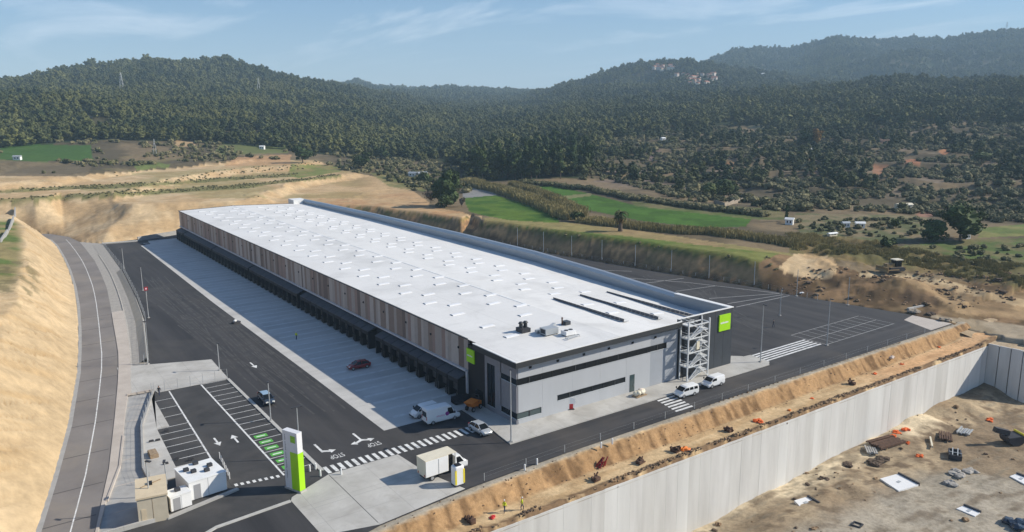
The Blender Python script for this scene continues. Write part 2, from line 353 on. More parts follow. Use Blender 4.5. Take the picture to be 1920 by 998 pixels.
# ------------------------------------------------------------------ the lie of the land
ROADL = [(-75, -45), (-68, -12), (-65.2, 0), (-63.4, 7.7), (-60.5, 21.7), (-56.8, 41), (-52.4, 69), (-50.3, 86), (-48.5, 102), (-46.0, 127), (-44, 152), (-42.4, 180), (-41.5, 204), (-40.9, 235), (-41.4, 252), (-44.5, 263), (-51, 271), (-66, 276)]
ROADR = [(-68, -45), (-61.3, -12), (-59, -2), (-57.6, 4.5), (-53.9, 20.8), (-50.1, 41.5), (-46.1, 64.2), (-43.8, 80), (-42.0, 97), (-39.2, 122), (-36.7, 146), (-35, 170), (-33.7, 193), (-33.0, 225), (-32.9, 240), (-34.7, 256), (-40, 270), (-50, 279), (-66, 284)]
YARDR = [(1.6, 236.5), (20, 238.5), (58, 241), (72, 225), (80, 190), (86, 156), (88, 147), (91.4, 129), (95, 103), (99.3, 78), (103.7, 52.5), (106.6, 39), (107.2, 25.6), (110.5, 8), (112, 0), (112, -11.3)]
FRONT = [(112, -11.3), (90, -11.4), (41, -11.6), (0, -12.1), (-16, -12.9), (-30, -14.5), (-45, -19), (-75, -45)]
PLAT = ROADL + [(-66, 284), (-50, 279), (-40, 270), (-34.7, 256), (-32.9, 240), (-26.6, 230)] + YARDR + FRONT[1:-1]
def px_az(px, y=205.0):
    d = ray(px, y); return math.atan2(d[1], d[0])
def el(px, y):
    d = ray(px, y); return d[2]/math.hypot(d[0], d[1])
TAB = {
 -500: [(100, 'z', 12), (330, 'z', 9), (400, 'z', 9), (450, 335), (560, 300), (650, 281), (1000, 192), (1400, 182), (1900, 172), (2600, 175), (4500, 180)],
 0: [(100, 'z', 11), (300, 'z', 8), (350, 389), (450, 338), (540, 308), (600, 293), (660, 279), (1000, 190), (1300, 186), (1900, 158), (2600, 175), (4500, 180)],
 200: [(100, 'z', 6), (300, 'z', 5), (348, 387), (450, 338), (540, 308), (600, 286), (660, 268), (1000, 191), (1350, 178), (1900, 132), (2600, 150), (4500, 175)],
 420: [(100, 'z', 6), (300, 'z', 6), (360, 376), (450, 340), (530, 314), (600, 288), (660, 272), (1000, 204), (1400, 172), (1900, 117), (2700, 150), (4500, 170)],
 520: [(100, 'z', 6), (300, 'z', 6), (365, 374), (450, 338), (530, 313), (610, 291), (670, 277), (1000, 211), (1450, 178), (1950, 134), (2700, 160), (4500, 170)],
 600: [(100, 'z', 6), (300, 'z', 6), (380, 374), (460, 337), (530, 313), (620, 293), (680, 280), (1000, 214), (1500, 182), (2000, 158), (2800, 166), (4500, 172)],
 700: [(100, 'z', 6), (300, 'z', 6.5), (400, 366), (500, 328), (600, 303), (700, 287), (1000, 230), (1500, 201), (2200, 178), (3200, 164), (4500, 172)],
 850: [(100, 'z', 6), (270, 'z', 6.5), (380, 'z', 6), (480, 'z', 6), (600, 'z', 9), (700, 292), (850, 268), (1200, 226), (1800, 203), (2500, 188), (3500, 171), (4500, 175)],
 990: [(100, 'z', 7), (250, 'z', 7), (380, 'z', 6), (420, 'z', 7), (480, 'z', 12), (600, 297), (800, 257), (1200, 224), (1800, 203), (2600, 188), (3500, 176), (4500, 178)],
 1100: [(100, 'z', 7), (230, 'z', 7), (380, 'z', 6), (440, 'z', 8), (520, 308), (650, 277), (800, 248), (1000, 219), (1400, 195), (2200, 157), (3000, 165), (4500, 170)],
 1250: [(100, 'z', 7), (220, 'z', 7), (300, 'z', 6), (390, 'z', 6.5), (440, 352), (560, 304), (700, 263), (850, 237), (1100, 208), (1400, 185), (1700, 178), (2400, 119), (3200, 130), (4500, 140)],
 1400: [(100, 'z', 7), (200, 'z', 7), (300, 'z', 6), (355, 'z', 6.5), (400, 380), (480, 338), (600, 287), (750, 252), (900, 228), (1150, 198), (1500, 176), (1800, 174), (2600, 133), (3600, 97), (4500, 105)],
 1580: [(100, 'z', 0), (185, 'z', .4), (215, 'z', 2.4), (250, 'z', 4.5), (300, 'z', 5), (370, 'z', 6), (420, 375), (500, 328), (620, 287), (760, 252), (900, 229), (1200, 194), (1500, 175), (1800, 172), (2600, 121), (3600, 76), (4500, 85)],
 1740: [(100, 'z', -1), (200, 'z', .2), (235, 'z', 1.6), (270, 'z', 3.2), (330, 'z', 5), (400, 396), (480, 343), (600, 293), (760, 247), (950, 209), (1250, 175), (1600, 154), (2000, 150), (2600, 101), (3600, 78), (4500, 85)],
 1920: [(100, 'z', -1.5), (200, 'z', 0), (235, 'z', 1.2), (280, 'z', 2.6), (340, 'z', 4), (400, 404), (480, 352), (600, 302), (760, 252), (950, 213), (1250, 178), (1600, 153), (2100, 126), (2700, 107), (3600, 62), (4500, 70)],
 2400: [(100, 'z', -1.5), (180, 'z', 0), (220, 'z', 2), (270, 'z', 3), (340, 'z', 4), (400, 404), (480, 352), (600, 302), (760, 252), (950, 213), (1250, 178), (1600, 153), (2100, 126), (2700, 107), (3600, 65), (4500, 70)],
}
azc = np.radians(np.concatenate([np.linspace(-200, -13, 26)[:-1], np.linspace(-13, 11, 30)[:-1], np.linspace(11, 94, 840), np.linspace(94, 110, 40)[1:], np.linspace(110, 160, 10)[1:]]))
rings = np.concatenate([[2, 20, 40, 55], np.exp(np.linspace(math.log(68), math.log(6000), 620))])
NA, NR = len(azc), len(rings)
cols = sorted(TAB, reverse=True)                       # ascending azimuth
caz = np.array([px_az(c) for c in cols]); lr = np.log(rings)
prof = []
for c in cols:
    ds = [p[0] for p in TAB[c]]; zs = [p[2] if p[1] == 'z' else CAM[2]+p[0]*el(c, p[1]) for p in TAB[c]]
    ds = [20]+ds+[6500]; zs = [zs[0]]+zs+[zs[-1]*.8]
    prof.append(np.interp(lr, np.log(ds), zs))
prof = np.array(prof)
def smooth(a, s, ax):
    k = np.exp(-0.5*(np.arange(-3*s, 3*s+1)/s)**2); k /= k.sum()
    return np.apply_along_axis(lambda v: np.convolve(np.pad(v, 3*s, mode='edge'), k, 'valid'), ax, a)
prof = smooth(prof, 5, 1)
Z = np.stack([np.interp(azc, caz, prof[:, j]) for j in range(NR)], 1)       # (NA, NR)
Zs = smooth(Z, 12, 0); Z = Zs
AZ, RD = np.meshgrid(azc, rings, indexing='ij')
X = CAM[0]+RD*np.cos(AZ); Y = CAM[1]+RD*np.sin(AZ)
pc = np.interp(AZ.ravel(), caz, np.array(cols, float)).reshape(AZ.shape)
BASE = np.minimum(Z, np.interp(RD, [1000, 1200, 1600, 2600, 6000], [400, 90, 75, 90, 120]))
BASE = np.where(RD > 1000, np.minimum(BASE, Z), Z)
SKYLINE = [  # distance, front and back widths, crest as the photograph shows it (tree tops)
 (3600, .26, .2, [(-500, 190), (560, 185), (640, 157), (670, 152), (690, 158), (740, 166), (800, 168), (850, 165), (900, 167), (950, 170), (1000, 173), (1100, 172), (1250, 150), (1310, 122), (1340, 108), (1370, 95), (1420, 92), (1470, 94), (1520, 82), (1560, 74), (1600, 74), (1660, 78), (1700, 72), (1760, 76), (1800, 68), (1850, 62), (1900, 58), (2100, 55), (2400, 60)]),
 (2750, .14, .12, [(-500, 260), (1430, 190), (1500, 152), (1560, 134), (1620, 112), (1680, 95), (1720, 92), (1780, 101), (1830, 114), (1880, 108), (1920, 100), (2000, 92), (2400, 100)]),
 (2250, .17, .15, [(-500, 300), (900, 210), (960, 184), (1000, 172), (1050, 160), (1100, 146), (1150, 128), (1200, 115), (1250, 112), (1300, 114), (1330, 118), (1400, 128), (1500, 143), (1600, 158), (1750, 175), (2400, 220)]),
 (1850, .20, .16, [(-500, 190), (-200, 165), (0, 150), (60, 143), (130, 125), (200, 118), (260, 113), (300, 109), (340, 113), (400, 111), (430, 108), (460, 117), (500, 132), (560, 145), (600, 150), (640, 158), (720, 175), (850, 195), (1000, 240), (2400, 300)]),
 (1420, .15, .10, [(-500, 260), (330, 215), (380, 203), (450, 184), (520, 172), (600, 174), (700, 184), (800, 196), (900, 209), (1000, 216), (1100, 235), (2400, 300)]),
 (1050, .16, .10, [(-500, 185), (-200, 176), (0, 172), (100, 170), (200, 177), (280, 188), (350, 201), (450, 218), (560, 240), (2400, 300)]),
 (1380, .20, .09, [(-500, 300), (1000, 225), (1050, 204), (1150, 188), (1250, 178), (1350, 171), (1450, 166), (1550, 158), (1620, 147), (1680, 141), (1750, 148), (1820, 150), (1920, 146), (2100, 150), (2400, 160)]),
]
Zb = BASE.copy(); crest = np.zeros_like(Z)
gul = np.minimum(fbm(X/130, Y/130, 5, 4)-.56, .02)
for d0, wf, wb_, line in SKYLINE:
    lp = np.array([p[0] for p in line], float); lt = np.array([el(p[0], p[1]) for p in line])
    dd0 = d0*(1+.10*(vn(pc/140, pc*0+d0/100, 7)-.5)+.02*np.sin(pc/37+d0))
    zr = CAM[2]+dd0*np.interp(pc, lp, lt)-11+(vn(pc/9, pc*0+d0/77, 8)-.5)*d0*.0035
    t = (RD-dd0)/(dd0*np.where(RD < dd0, wf, wb_)); g = np.exp(-t*t)
    zz_ = BASE*(1-g)+np.maximum(zr, BASE*0+10)*g+gul*np.clip(d0*.050, 0, 110)*g*(1-g)*4*.7
    Zb = np.maximum(Zb, np.where(zr > -50, zz_, -99))
Z = Zb
Z += (fbm(X/28, Y/28, 3, 4)-.5)*1.6*sm(240, 420, RD) + (fbm(X/9, Y/9, 4, 3)-.5)*.5
# old terraces on the hill and on the cut ground to the west
def terr(z, h, k0=.72):
    q = z/h; fl = np.floor(q); fr = q-fl; return (fl+sm(k0, 1, fr)+.12*fr)*h/1.0
wob = (fbm(X/60, Y/60, 21, 3)-.5)*5
tr = sm(1080, 1180, pc)*sm(400, 450, RD)*(1-sm(780, 950, RD))
Z = Z*(1-tr)+(terr(Z+wob, 4.2)-wob-.2)*tr
tl = (1-sm(640, 730, pc))*sm(350, 370, RD)*(1-sm(540, 600, RD))
wob2 = (fbm(X/90, Y/90, 22, 2)-.5)*2
Z = Z*(1-tl)+(terr(Z+wob2, 3.2, .74)-wob2)*tl
# distance to the levelled platform
S = segdist(X, Y, PLAT); INS = inpoly(X, Y, PLAT); S = np.where(INS, -S, S)
rill = fbm(Y/2.4+S*.35, S/26, 31, 3)-.5
Lmask = (X < -37) & (Y > -70) & (Y < 262) & ~INS & (pc < 260)
zb = 10.3+.16*(S-10.3)+(fbm(X/11, Y/11, 33, 3)-.5)*1.6
zb = zb*(1-sm(235, 300, Y))+Z*sm(235, 300, Y)
Z = np.where(Lmask, zb, Z)
slope = np.interp(pc, [-500, 40, 90, 190, 480, 860, 868, 880, 893, 900, 1440, 1500, 1560, 1700, 2400], [1.02, 1.0, .36, .36, .85, .85, .5, .3, .5, .85, .85, .33, .17, .12, .12])
slope = slope*(1+(fbm(X/14, Y/14, 35, 3)-.5)*.35)
lim = S*slope + np.where(S > .5, rill*np.clip(S*.12, 0, .6)*np.where(Lmask, 1.2, 2), 0)
lim = lim-np.where(Lmask, .5*(1-sm(.0, .06, np.abs(fbm(Y/5+S*.40, S/40, 56, 2)-.5)))*sm(1, 5, S), 0)
Z = np.where(S > 0, np.minimum(Z, lim), np.where(S < -1.2, -3.0, -0.35))
# spoil heaps and wheel ruts beside the east corner
lump = sm(1490, 1560, pc)*sm(1.5, 9, S)*(1-sm(60, 90, S))*(Y > -14)
Z = Z+lump*((fbm(X/7, Y/7, 41, 4)-.42)*2.4*sm(4, 16, S)+(fbm(X/2.6, Y/2.6, 42, 4)-.5)*1.3*sm(2, 6, S))
hp = at(1690, 540, 2.0); Z = Z+2.4*np.exp(-(((X-hp[0])/9)**2+((Y-hp[1])/6)**2))*(.6+.8*fbm(X/4, Y/4, 43, 3))
# land south of the platform: the track, the pit
south = (Y < -12.0) & (X < 114) & ~INS
Z = np.where(south, np.where(Y < -16.5, -17.0, -3.6), Z)
Z = np.where((Y < -26.6) & (X >= 113), -17.0, Z)
es = (X >= 114) & (Y < -6) & (Y >= -26.6); Z = np.where(es, np.minimum(Z, .2)-1.2*sm(-6, -16, Y)+(fbm(X/5, Y/5, 44, 3)-.5)*.7, Z)
PXV, PYV = proj(X, Y, Z)
# what can be seen from up here at all (used to leave out trees in dead ground)
tanz = (Z-CAM[2])/RD; cmx = np.maximum.accumulate(tanz, axis=1); VIS = (Z+15-CAM[2])/RD >= cmx-.002
def zt(x, y):
    x = np.asarray(x, float); y = np.asarray(y, float)
    a = np.arctan2(y-CAM[1], x-CAM[0]); d = np.hypot(x-CAM[0], y-CAM[1])
    fi = np.interp(a, azc, np.arange(NA)); fj = np.interp(np.log(np.maximum(d, 2)), lr, np.arange(NR))
    i = np.clip(fi.astype(int), 0, NA-2); j = np.clip(fj.astype(int), 0, NR-2); u = fi-i; v = fj-j
    return (Z[i, j]*(1-u)+Z[i+1, j]*u)*(1-v)+(Z[i, j+1]*(1-u)+Z[i+1, j+1]*u)*v
def land(px, py, z0=6.0):
    """ground point of the terrain that the photograph shows at (px, py)"""
    d = ray(px, py); d = d/np.hypot(d[0], d[1]); ts = np.exp(np.linspace(math.log(90), math.log(4500), 4000))
    zr = CAM[2]+d[2]*ts; zg = zt(CAM[0]+d[0]*ts, CAM[1]+d[1]*ts)
    k = np.argmax(zr <= zg)
    if zr[k] > zg[k]: k = len(ts)-1
    return float(CAM[0]+d[0]*ts[k]), float(CAM[1]+d[1]*ts[k]), float(zg[k])
# ---- what the ground is made of
def C3(*c): return np.array(c, float)
tan, tan2, red, dark = C3(.46, .32, .175), C3(.53, .395, .235), C3(.36, .215, .11), C3(.13, .085, .05)
green, dry, scrub, floor_ = C3(.052, .110, .018), C3(.22, .19, .075), C3(.135, .110, .068), C3(.034, .046, .021)
n1 = fbm(X/40, Y/40, 51, 4); n2 = fbm(X/8, Y/8, 52, 4); n3 = fbm(X/120, Y/120, 53, 3)
CL = np.broadcast_to(scrub, X.shape+(3,)).copy()
def lay(c, w): 
    global CL
    w = np.clip(w, 0, 1)[..., None]; CL = CL*(1-w)+np.asarray(c)*w
mixn = lambda a, b, n, lo=.4, hi=.6: a*(1-sm(lo, hi, n))[..., None]+b*sm(lo, hi, n)[..., None]
lay(mixn(scrub*.75, scrub*1.25+C3(.02, .005, .0), n1), np.ones_like(X))
basey = np.interp(pc, [-500, 0, 100, 200, 330, 480, 600, 700, 790, 868, 880, 930, 1098, 1108, 1150, 1250, 1400, 1500, 1600, 1660, 1800, 1920, 2400],
                  [281, 281, 268, 262, 266, 276, 290, 296, 302, 318, 337, 339, 333, 298, 262, 246, 236, 250, 252, 240, 225, 235, 235])
FOREST = (PYV < basey+4*(n2-.5)) & (RD > 380)
FOREST |= RD > 1250
lay(mixn(floor_*1.1, C3(.075, .068, .036), n1, .45, .62), FOREST*1.0)
# west: bare cut ground in benches, grass on the benches
west = (pc < 800) & (PYV > 300+18*sm(200, 0, pc)+(n1-.5)*16) & (RD > 200) & (PYV > np.interp(pc, [-500, 0, 150, 300, 400, 480, 560, 640, 700, 760, 800], [325, 325, 327, 318, 306, 296, 291, 320, 332, 352, 380]))
west |= (S < 16) & (S > -2) & (pc < 900)
lay(mixn(tan, tan2, n2), west*1.0)
lay(mixn(tan, red*1.15, n1, .35, .75), west*(sm(440, 700, pc))*.75)
dzr = np.gradient(Z, axis=1)/np.gradient(RD, axis=1)
bench = tl*(dzr < .10)*sm(.42, .56, n1)*(PYV < 372)
lay(C3(.16, .17, .055), bench*.40)
GRASSY = np.zeros_like(west)
for a, b, w in (((0, 379), (250, 363), 5), ((250, 363), (480, 347), 4), ((480, 347), (640, 330), 3), ((0, 360), (200, 350), 3), ((200, 350), (450, 334), 3), ((450, 334), (560, 328), 3)):
    t = np.clip((PXV-a[0])/(b[0]-a[0]), 0, 1); yy = a[1]+(b[1]-a[1])*t
    k = (np.abs(PYV-yy-(n1-.5)*6) < w) & (PXV >= a[0]) & (PXV < b[0]) & west; GRASSY |= k
    lay(C3(.13, .14, .045), k*(.55+.4*n2))
def region(c, poly, w=1.0, wob=5.0, dmin=150):
    k = inpoly(PXV+(n2-.5)*wob, PYV+(n1-.5)*wob*.6, poly) & (RD > dmin) & (S > 1)
    lay(c, k*w)
region(C3(.05, .115, .022), [(0, 270), (170, 272), (175, 300), (60, 303), (0, 300)], .9)
region(C3(.15, .12, .075), [(0, 303), (180, 303), (160, 330), (0, 330)], .9)
region(mixn(C3(.15, .18, .05), dry, n2), [(545, 308), (640, 312), (640, 322), (560, 334), (540, 330)], .9)
region(C3(.13, .17, .05), [(250, 308), (300, 305), (330, 312), (255, 320)], .8)
region(C3(.13, .16, .05), [(410, 272), (545, 272), (540, 287), (400, 292)], .7)
region(tan*.9, [(330, 262), (364, 262), (366, 276), (326, 276)], .9)
region(red*1.1+C3(.05, .03, .02), [(440, 295), (545, 290), (545, 310), (420, 312)], .7)
region(mixn(C3(.13, .15, .05), dry, n2), [(690, 322), (780, 330), (800, 360), (730, 350)], .8)
region(mixn(C3(.30, .215, .11), dry*1.1, n1), [(905, 408), (1050, 416), (1180, 430), (1330, 452), (1490, 478), (1500, 492), (1400, 500), (1150, 452), (920, 428)], .95, 6)
region(mixn(C3(.095, .145, .03), C3(.16, .175, .05), n2), [(1060, 432), (1200, 446), (1490, 480), (1490, 506), (1380, 503), (1180, 470), (1060, 448), (930, 430), (930, 422)], .9, 6)
lay(mixn(tan*.95, red*1.2, n2), inpoly(PXV, PYV, [(600, 372), (760, 380), (868, 398), (900, 412), (893, 446), (868, 446), (860, 425), (700, 400), (580, 388)])*(RD > 150)*.9)
region(mixn(green, green*1.35+C3(.02, .0, .0), n2), [(868, 371), (930, 366), (985, 382), (1045, 405), (1048, 418), (960, 414), (905, 404), (880, 397)], 1, 2)
region(C3(.24, .235, .225), [(868, 350), (915, 354), (932, 366), (868, 372)], 1, 2)
region(mixn(green*.95, green*1.25, n2), [(972, 347), (1040, 350), (1100, 362), (1190, 385), (1300, 396), (1412, 408), (1398, 425), (1320, 427), (1200, 414), (1100, 393), (1030, 367)], 1, 2)
region(C3(.22, .20, .10), [(1052, 368), (1108, 362), (1110, 367), (1055, 374)], .8, 2)
region(mixn(C3(.10, .125, .04), C3(.17, .15, .07), n2), [(1180, 372), (1450, 392), (1500, 412), (1420, 412), (1190, 387)], .8, 4)
region(mixn(C3(.085, .13, .035), C3(.15, .14, .06), n2), [(1680, 462), (1780, 452), (1925, 446), (1925, 508), (1800, 505), (1690, 492)], .9, 8)
region(mixn(C3(.12, .16, .045), C3(.20, .20, .07), n2), [(1840, 428), (1925, 420), (1925, 442), (1835, 446)], .9, 6)
region(mixn(C3(.10, .115, .05), C3(.21, .17, .10), n2), [(1490, 400), (1740, 405), (1740, 446), (1660, 455), (1500, 450)], .85, 8)
# bank of the yard, below the field
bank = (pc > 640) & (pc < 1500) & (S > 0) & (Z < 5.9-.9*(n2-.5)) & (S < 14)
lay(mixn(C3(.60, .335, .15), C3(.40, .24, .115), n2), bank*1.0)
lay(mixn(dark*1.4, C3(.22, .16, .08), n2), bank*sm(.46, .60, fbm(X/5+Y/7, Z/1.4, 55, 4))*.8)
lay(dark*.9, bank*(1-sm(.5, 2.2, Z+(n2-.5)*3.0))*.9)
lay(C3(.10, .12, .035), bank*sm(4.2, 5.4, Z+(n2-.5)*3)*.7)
region(mixn(C3(.17, .125, .055), C3(.13, .115, .045), n2), [(1480, 434), (1600, 446), (1700, 464), (1800, 484), (1925, 505), (1925, 552), (1800, 520), (1700, 510), (1600, 492), (1480, 476)], .9, 6)
# pale terrace treads, bare red patches on the hillside
tread = tr*(dzr < .06)
lay(mixn(C3(.15, .12, .085), C3(.19, .15, .115), n2), tread*sm(.40, .55, n1)*(~FOREST)*.75)
for px_, py_, rx_, ry_, c_ in ((1100, 262, 26, 6, (.42, .24, .12)), (1075, 233, 14, 4, (.36, .30, .22)), (1712, 305, 14, 7, (.34, .15, .08)), (1650, 318, 14, 10, (.32, .16, .09)), (1770, 285, 10, 5, (.42, .19, .09)), (1368, 312, 9, 7, (.34, .18, .10)), (1540, 330, 26, 12, (.22, .15, .11)), (1650, 262, 20, 5, (.21, .14, .11)), (1815, 186, 40, 6, (.20, .12, .11)), (1200, 322, 60, 4, (.20, .155, .125)), (1180, 340, 80, 3, (.16, .125, .10)), (1220, 285, 18, 16, (.17, .125, .115)), (1435, 238, 40, 4, (.26, .24, .14)), (780, 258, 8, 4, (.4, .26, .15)), (1735, 402, 16, 6, (.30, .16, .11))):
    q = ((PXV-px_)/rx_)**2+((PYV-py_)/ry_)**2+(n2-.5)*1.2
    lay(C3(*c_), (q < 1)*(RD > 300)*.85)
# the big cut beside the left-hand road
lb = Lmask & (S > 0)
lay(mixn(tan2*.86, tan2*.95+C3(.01, .012, .012), n1), lb*1.0)
lay(C3(.40, .27, .135), lb*sm(.50, .74, fbm(Y/3.0+S*.42, S/34, 57, 3))*sm(0, 5, S)*.55)
lay(C3(.30, .20, .105), lb*(1-sm(.0, .05, np.abs(fbm(Y/5+S*.40, S/40, 56, 2)-.5)))*sm(1, 5, S)*.40)
lay(mixn(C3(.08, .13, .03), C3(.24, .20, .09), n2, .35, .55), lb*sm(10, 13, S)*sm(95, 120, Y)*(1-sm(225, 240, Y))*.95)
lay(C3(.14, .12, .06), lb*sm(6, 9, S)*sm(.55, .62, fbm(X/3, Y/3, 58, 3))*sm(80, 100, Y)*(1-sm(140, 160, Y))*.7)
# east: bare soil, ramp, heaps, haul track
east = (pc > 1440) & (S > 0) & (S < 75) & (PYV > np.interp(pc, [1440, 1480, 1570, 1640, 1700, 1800, 1920, 2400], [492, 476, 490, 512, 512, 524, 536, 560]))
east |= (X >= 112) & (Y < 4) & (PYV > 540)
lay(mixn(C3(.11, .072, .038), C3(.20, .135, .07), n2), east*1.0)
lay(dark*.75, east*sm(.42, .54, fbm(X/9, Y/9, 59, 4))*(pc < 1800)*(PYV < 600)*.85)
lay(C3(.30, .19, .10), east*sm(.52, .62, fbm(X/5, Y/5, 60, 4))*.6)
trk = np.abs(PYV-np.interp(PXV, [1690, 1760, 1850, 1925], [512, 528, 552, 570])-(n1-.5)*8) < 7
lay(C3(.46, .36, .22), east*trk*(pc > 1640)*.9)
region(mixn(tan*.95, tan2, n2), [(1490, 476), (1560, 482), (1572, 505), (1560, 520), (1520, 524), (1470, 512), (1462, 500)], .95, 6, 120)
region(mixn(tan*.52, tan*.85, n2), [(1690, 520), (1930, 556), (1930, 600), (1800, 590), (1760, 560)], .6, 8, 120)
region(mixn(C3(.40, .33, .235), C3(.30, .24, .16), n2), [(1745, 590), (1930, 612), (1930, 648), (1840, 640), (1740, 620)], .85, 8, 100)
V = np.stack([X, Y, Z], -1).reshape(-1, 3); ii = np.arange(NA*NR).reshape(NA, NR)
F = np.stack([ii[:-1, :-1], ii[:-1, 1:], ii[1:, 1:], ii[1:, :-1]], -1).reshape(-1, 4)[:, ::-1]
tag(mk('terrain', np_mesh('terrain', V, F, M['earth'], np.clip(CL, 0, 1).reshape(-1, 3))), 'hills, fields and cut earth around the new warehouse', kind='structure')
# ------------------------------------------------------------------ the air
hz = MB().box(-5200, 6200, -5200, 6200, -19.5, 620)
hm = D.materials.new('haze'); hm.use_nodes = True; ht = hm.node_tree; ht.nodes.clear()
ho = N(ht, 'ShaderNodeOutputMaterial'); hv = N(ht, 'ShaderNodeVolumePrincipled')
hv.inputs['Color'].default_value = (.56, .80, 1, 1); hv.inputs['Density'].default_value = HAZE; hv.inputs['Anisotropy'].default_value = 0.0
ht.links.new(hv.outputs[0], ho.inputs['Volume'])
try: hm.cycles.homogeneous_volume = True
except Exception: pass
tag(hz.build('haze', hm), 'thin blue haze over the valley', kind='stuff')
# ------------------------------------------------------------------ woods and scrub (uncountable)
def leafcol(me, lo=.7, hi=1.3, seed=0):
    rr = np.random.default_rng(seed); n = len(me.polygons); a = me.color_attributes.new('Col', 'FLOAT_COLOR', 'CORNER')
    f = rr.uniform(lo, hi, n); tot = np.zeros(n, np.int32); me.polygons.foreach_get('loop_total', tot)
    c = np.ones((tot.sum(), 4), np.float32); c[:, :3] = np.repeat(f, tot)[:, None]; a.data.foreach_set('color', c.ravel())
def proto(name, parts, m, seed):
    """a small crown: a few rough lumps and loose leaf sprays, unit height"""
    b = MB(); rr = random.Random(seed)
    for (c, r) in parts: b.blob(c, r, seed=rr.random(), sub=1, j=.30)
    for (c, r) in parts:
        for k in range(14):
            d = Vector((rr.gauss(0, 1), rr.gauss(0, 1), rr.gauss(0, .8))).normalized(); p = Vector(c)+Vector((d.x*r[0], d.y*r[1], d.z*r[2]))*rr.uniform(.85, 1.5)
            u = Vector((rr.gauss(0, 1), rr.gauss(0, 1), rr.gauss(0, 1))).normalized()*rr.uniform(.04, .09); w = d.cross(u).normalized()*rr.uniform(.03, .08)
            b.add([p-u, p+w, p+u, p-w], [(0, 1, 2, 3)])
    me = D.meshes.new(name); me.from_pydata(b.v, [], b.f); me.materials.append(m); leafcol(me, .6, 1.4, seed); me.update()
    return D.objects.new(name, me)
rr = random.Random(3); pines = []
for s in range(6):
    ps = []
    for k in range(6):
        zz = .30+.58*k/5; w = (.20, .26, .17, .23, .30, .15)[s]*(1.1-abs(zz-.5)*1.3)
        ps.append(((rr.uniform(-.14, .14), rr.uniform(-.14, .14), zz), (w*rr.uniform(.6, 1.1), w*rr.uniform(.6, 1.1), .12)))
    pines.append(proto('pine_form', ps, M['pine_leaf'], s))
shrubs = []
for s in range(5):
    ps = [((rr.uniform(-.35, .35), rr.uniform(-.35, .35), rr.uniform(.3, .62)), (rr.uniform(.25, .42), rr.uniform(.25, .42), rr.uniform(.25, .36))) for k in range(5)]
    shrubs.append(proto('shrub_form', ps, M['shrub_leaf'], 20+s))
reeds = []
for s in range(4):
    b = MB(); q = random.Random(60+s)
    for k in range(60):
        x, y = q.gauss(0, .32), q.gauss(0, .32); h = q.uniform(.45, 1.0); lx, ly = q.gauss(0, .1), q.gauss(0, .1); w = q.uniform(.012, .03); t = q.uniform(0, 3.14); cx_, sx_ = w*math.cos(t), w*math.sin(t)
        b.add([(x-cx_, y-sx_, 0), (x+cx_, y+sx_, 0), (x+lx+cx_*1.5, y+ly+sx_*1.5, h*.8), (x+lx*1.6, y+ly*1.6, h), (x+lx-cx_*1.5, y+ly-sx_*1.5, h*.8)], [(0, 1, 2, 3, 4)])
    me = D.meshes.new('reed_form'); me.from_pydata(b.v, [], b.f); me.materials.append(M['reed_leaf']); leafcol(me, .84, 1.18, s); me.update(); reeds.append(D.objects.new('reed_form', me))
def scatter(name, pts, sc, tint, protos, label):
    c = D.collections.new(name+'_forms')
    for p in protos: c.objects.link(p)
    n = len(pts); me = D.meshes.new(name); me.vertices.add(n); me.vertices.foreach_set('co', np.asarray(pts, np.float32).ravel())
    for nm, v, ty in (('sc', sc, 'FLOAT'), ('tint', tint, 'FLOAT'), ('rot', RNG.uniform(0, 6.28, n), 'FLOAT'), ('pick', RNG.integers(0, len(protos), n), 'INT')):
        a = me.attributes.new(nm, ty, 'POINT'); a.data.foreach_set('value', np.asarray(v, np.int32 if ty == 'INT' else np.float32))
    o = mk(name, me); md = o.modifiers.new('scatter', 'NODES'); g = D.node_groups.new(name, 'GeometryNodeTree'); md.node_group = g
    g.interface.new_socket('Geometry', in_out='INPUT', socket_type='NodeSocketGeometry'); g.interface.new_socket('Geometry', in_out='OUTPUT', socket_type='NodeSocketGeometry')
    gi = N(g, 'NodeGroupInput'); go = N(g, 'NodeGroupOutput'); ci = N(g, 'GeometryNodeCollectionInfo'); ci.inputs[0].default_value = c
    ci.inputs['Separate Children'].default_value = True; ci.inputs['Reset Children'].default_value = True
    ip = N(g, 'GeometryNodeInstanceOnPoints'); ip.inputs['Pick Instance'].default_value = True
    def att(nm, ty):
        a = N(g, 'GeometryNodeInputNamedAttribute', data_type=ty); a.inputs[0].default_value = nm; return a.outputs[0]
    cr = N(g, 'ShaderNodeCombineXYZ'); g.links.new(att('rot', 'FLOAT'), cr.inputs[2])
    g.links.new(gi.outputs[0], ip.inputs['Points']); g.links.new(ci.outputs[0], ip.inputs['Instance']); g.links.new(att('pick', 'INT'), ip.inputs['Instance Index'])
    g.links.new(cr.outputs[0], ip.inputs['Rotation']); g.links.new(att('sc', 'FLOAT'), ip.inputs['Scale']); g.links.new(ip.outputs[0], go.inputs[0])
    return tag(o, label, kind='stuff')
area = np.gradient(RD, axis=1)*RD*np.gradient(azc)[:, None]
INV = (PXV > -160) & (PXV < 2080) & VIS
def sample(mask, spacing):
    lam = np.where(mask & INV, area/spacing**2, 0); k = RNG.poisson(lam); i, j = np.nonzero(k); r = k[i, j]
    i = np.repeat(i, r); j = np.repeat(j, r)
    u = i+RNG.uniform(0, 1, len(i)); v = j+RNG.uniform(0, 1, len(j))
    a = np.interp(u, np.arange(NA), azc); d = np.interp(v, np.arange(NR), rings)
    x, y = CAM[0]+d*np.cos(a), CAM[1]+d*np.sin(a)
    return x, y, zt(x, y), d
sp = np.interp(RD, [400, 900, 1500, 2500, 4500], [4.3, 5.2, 7.0, 10.0, 15])
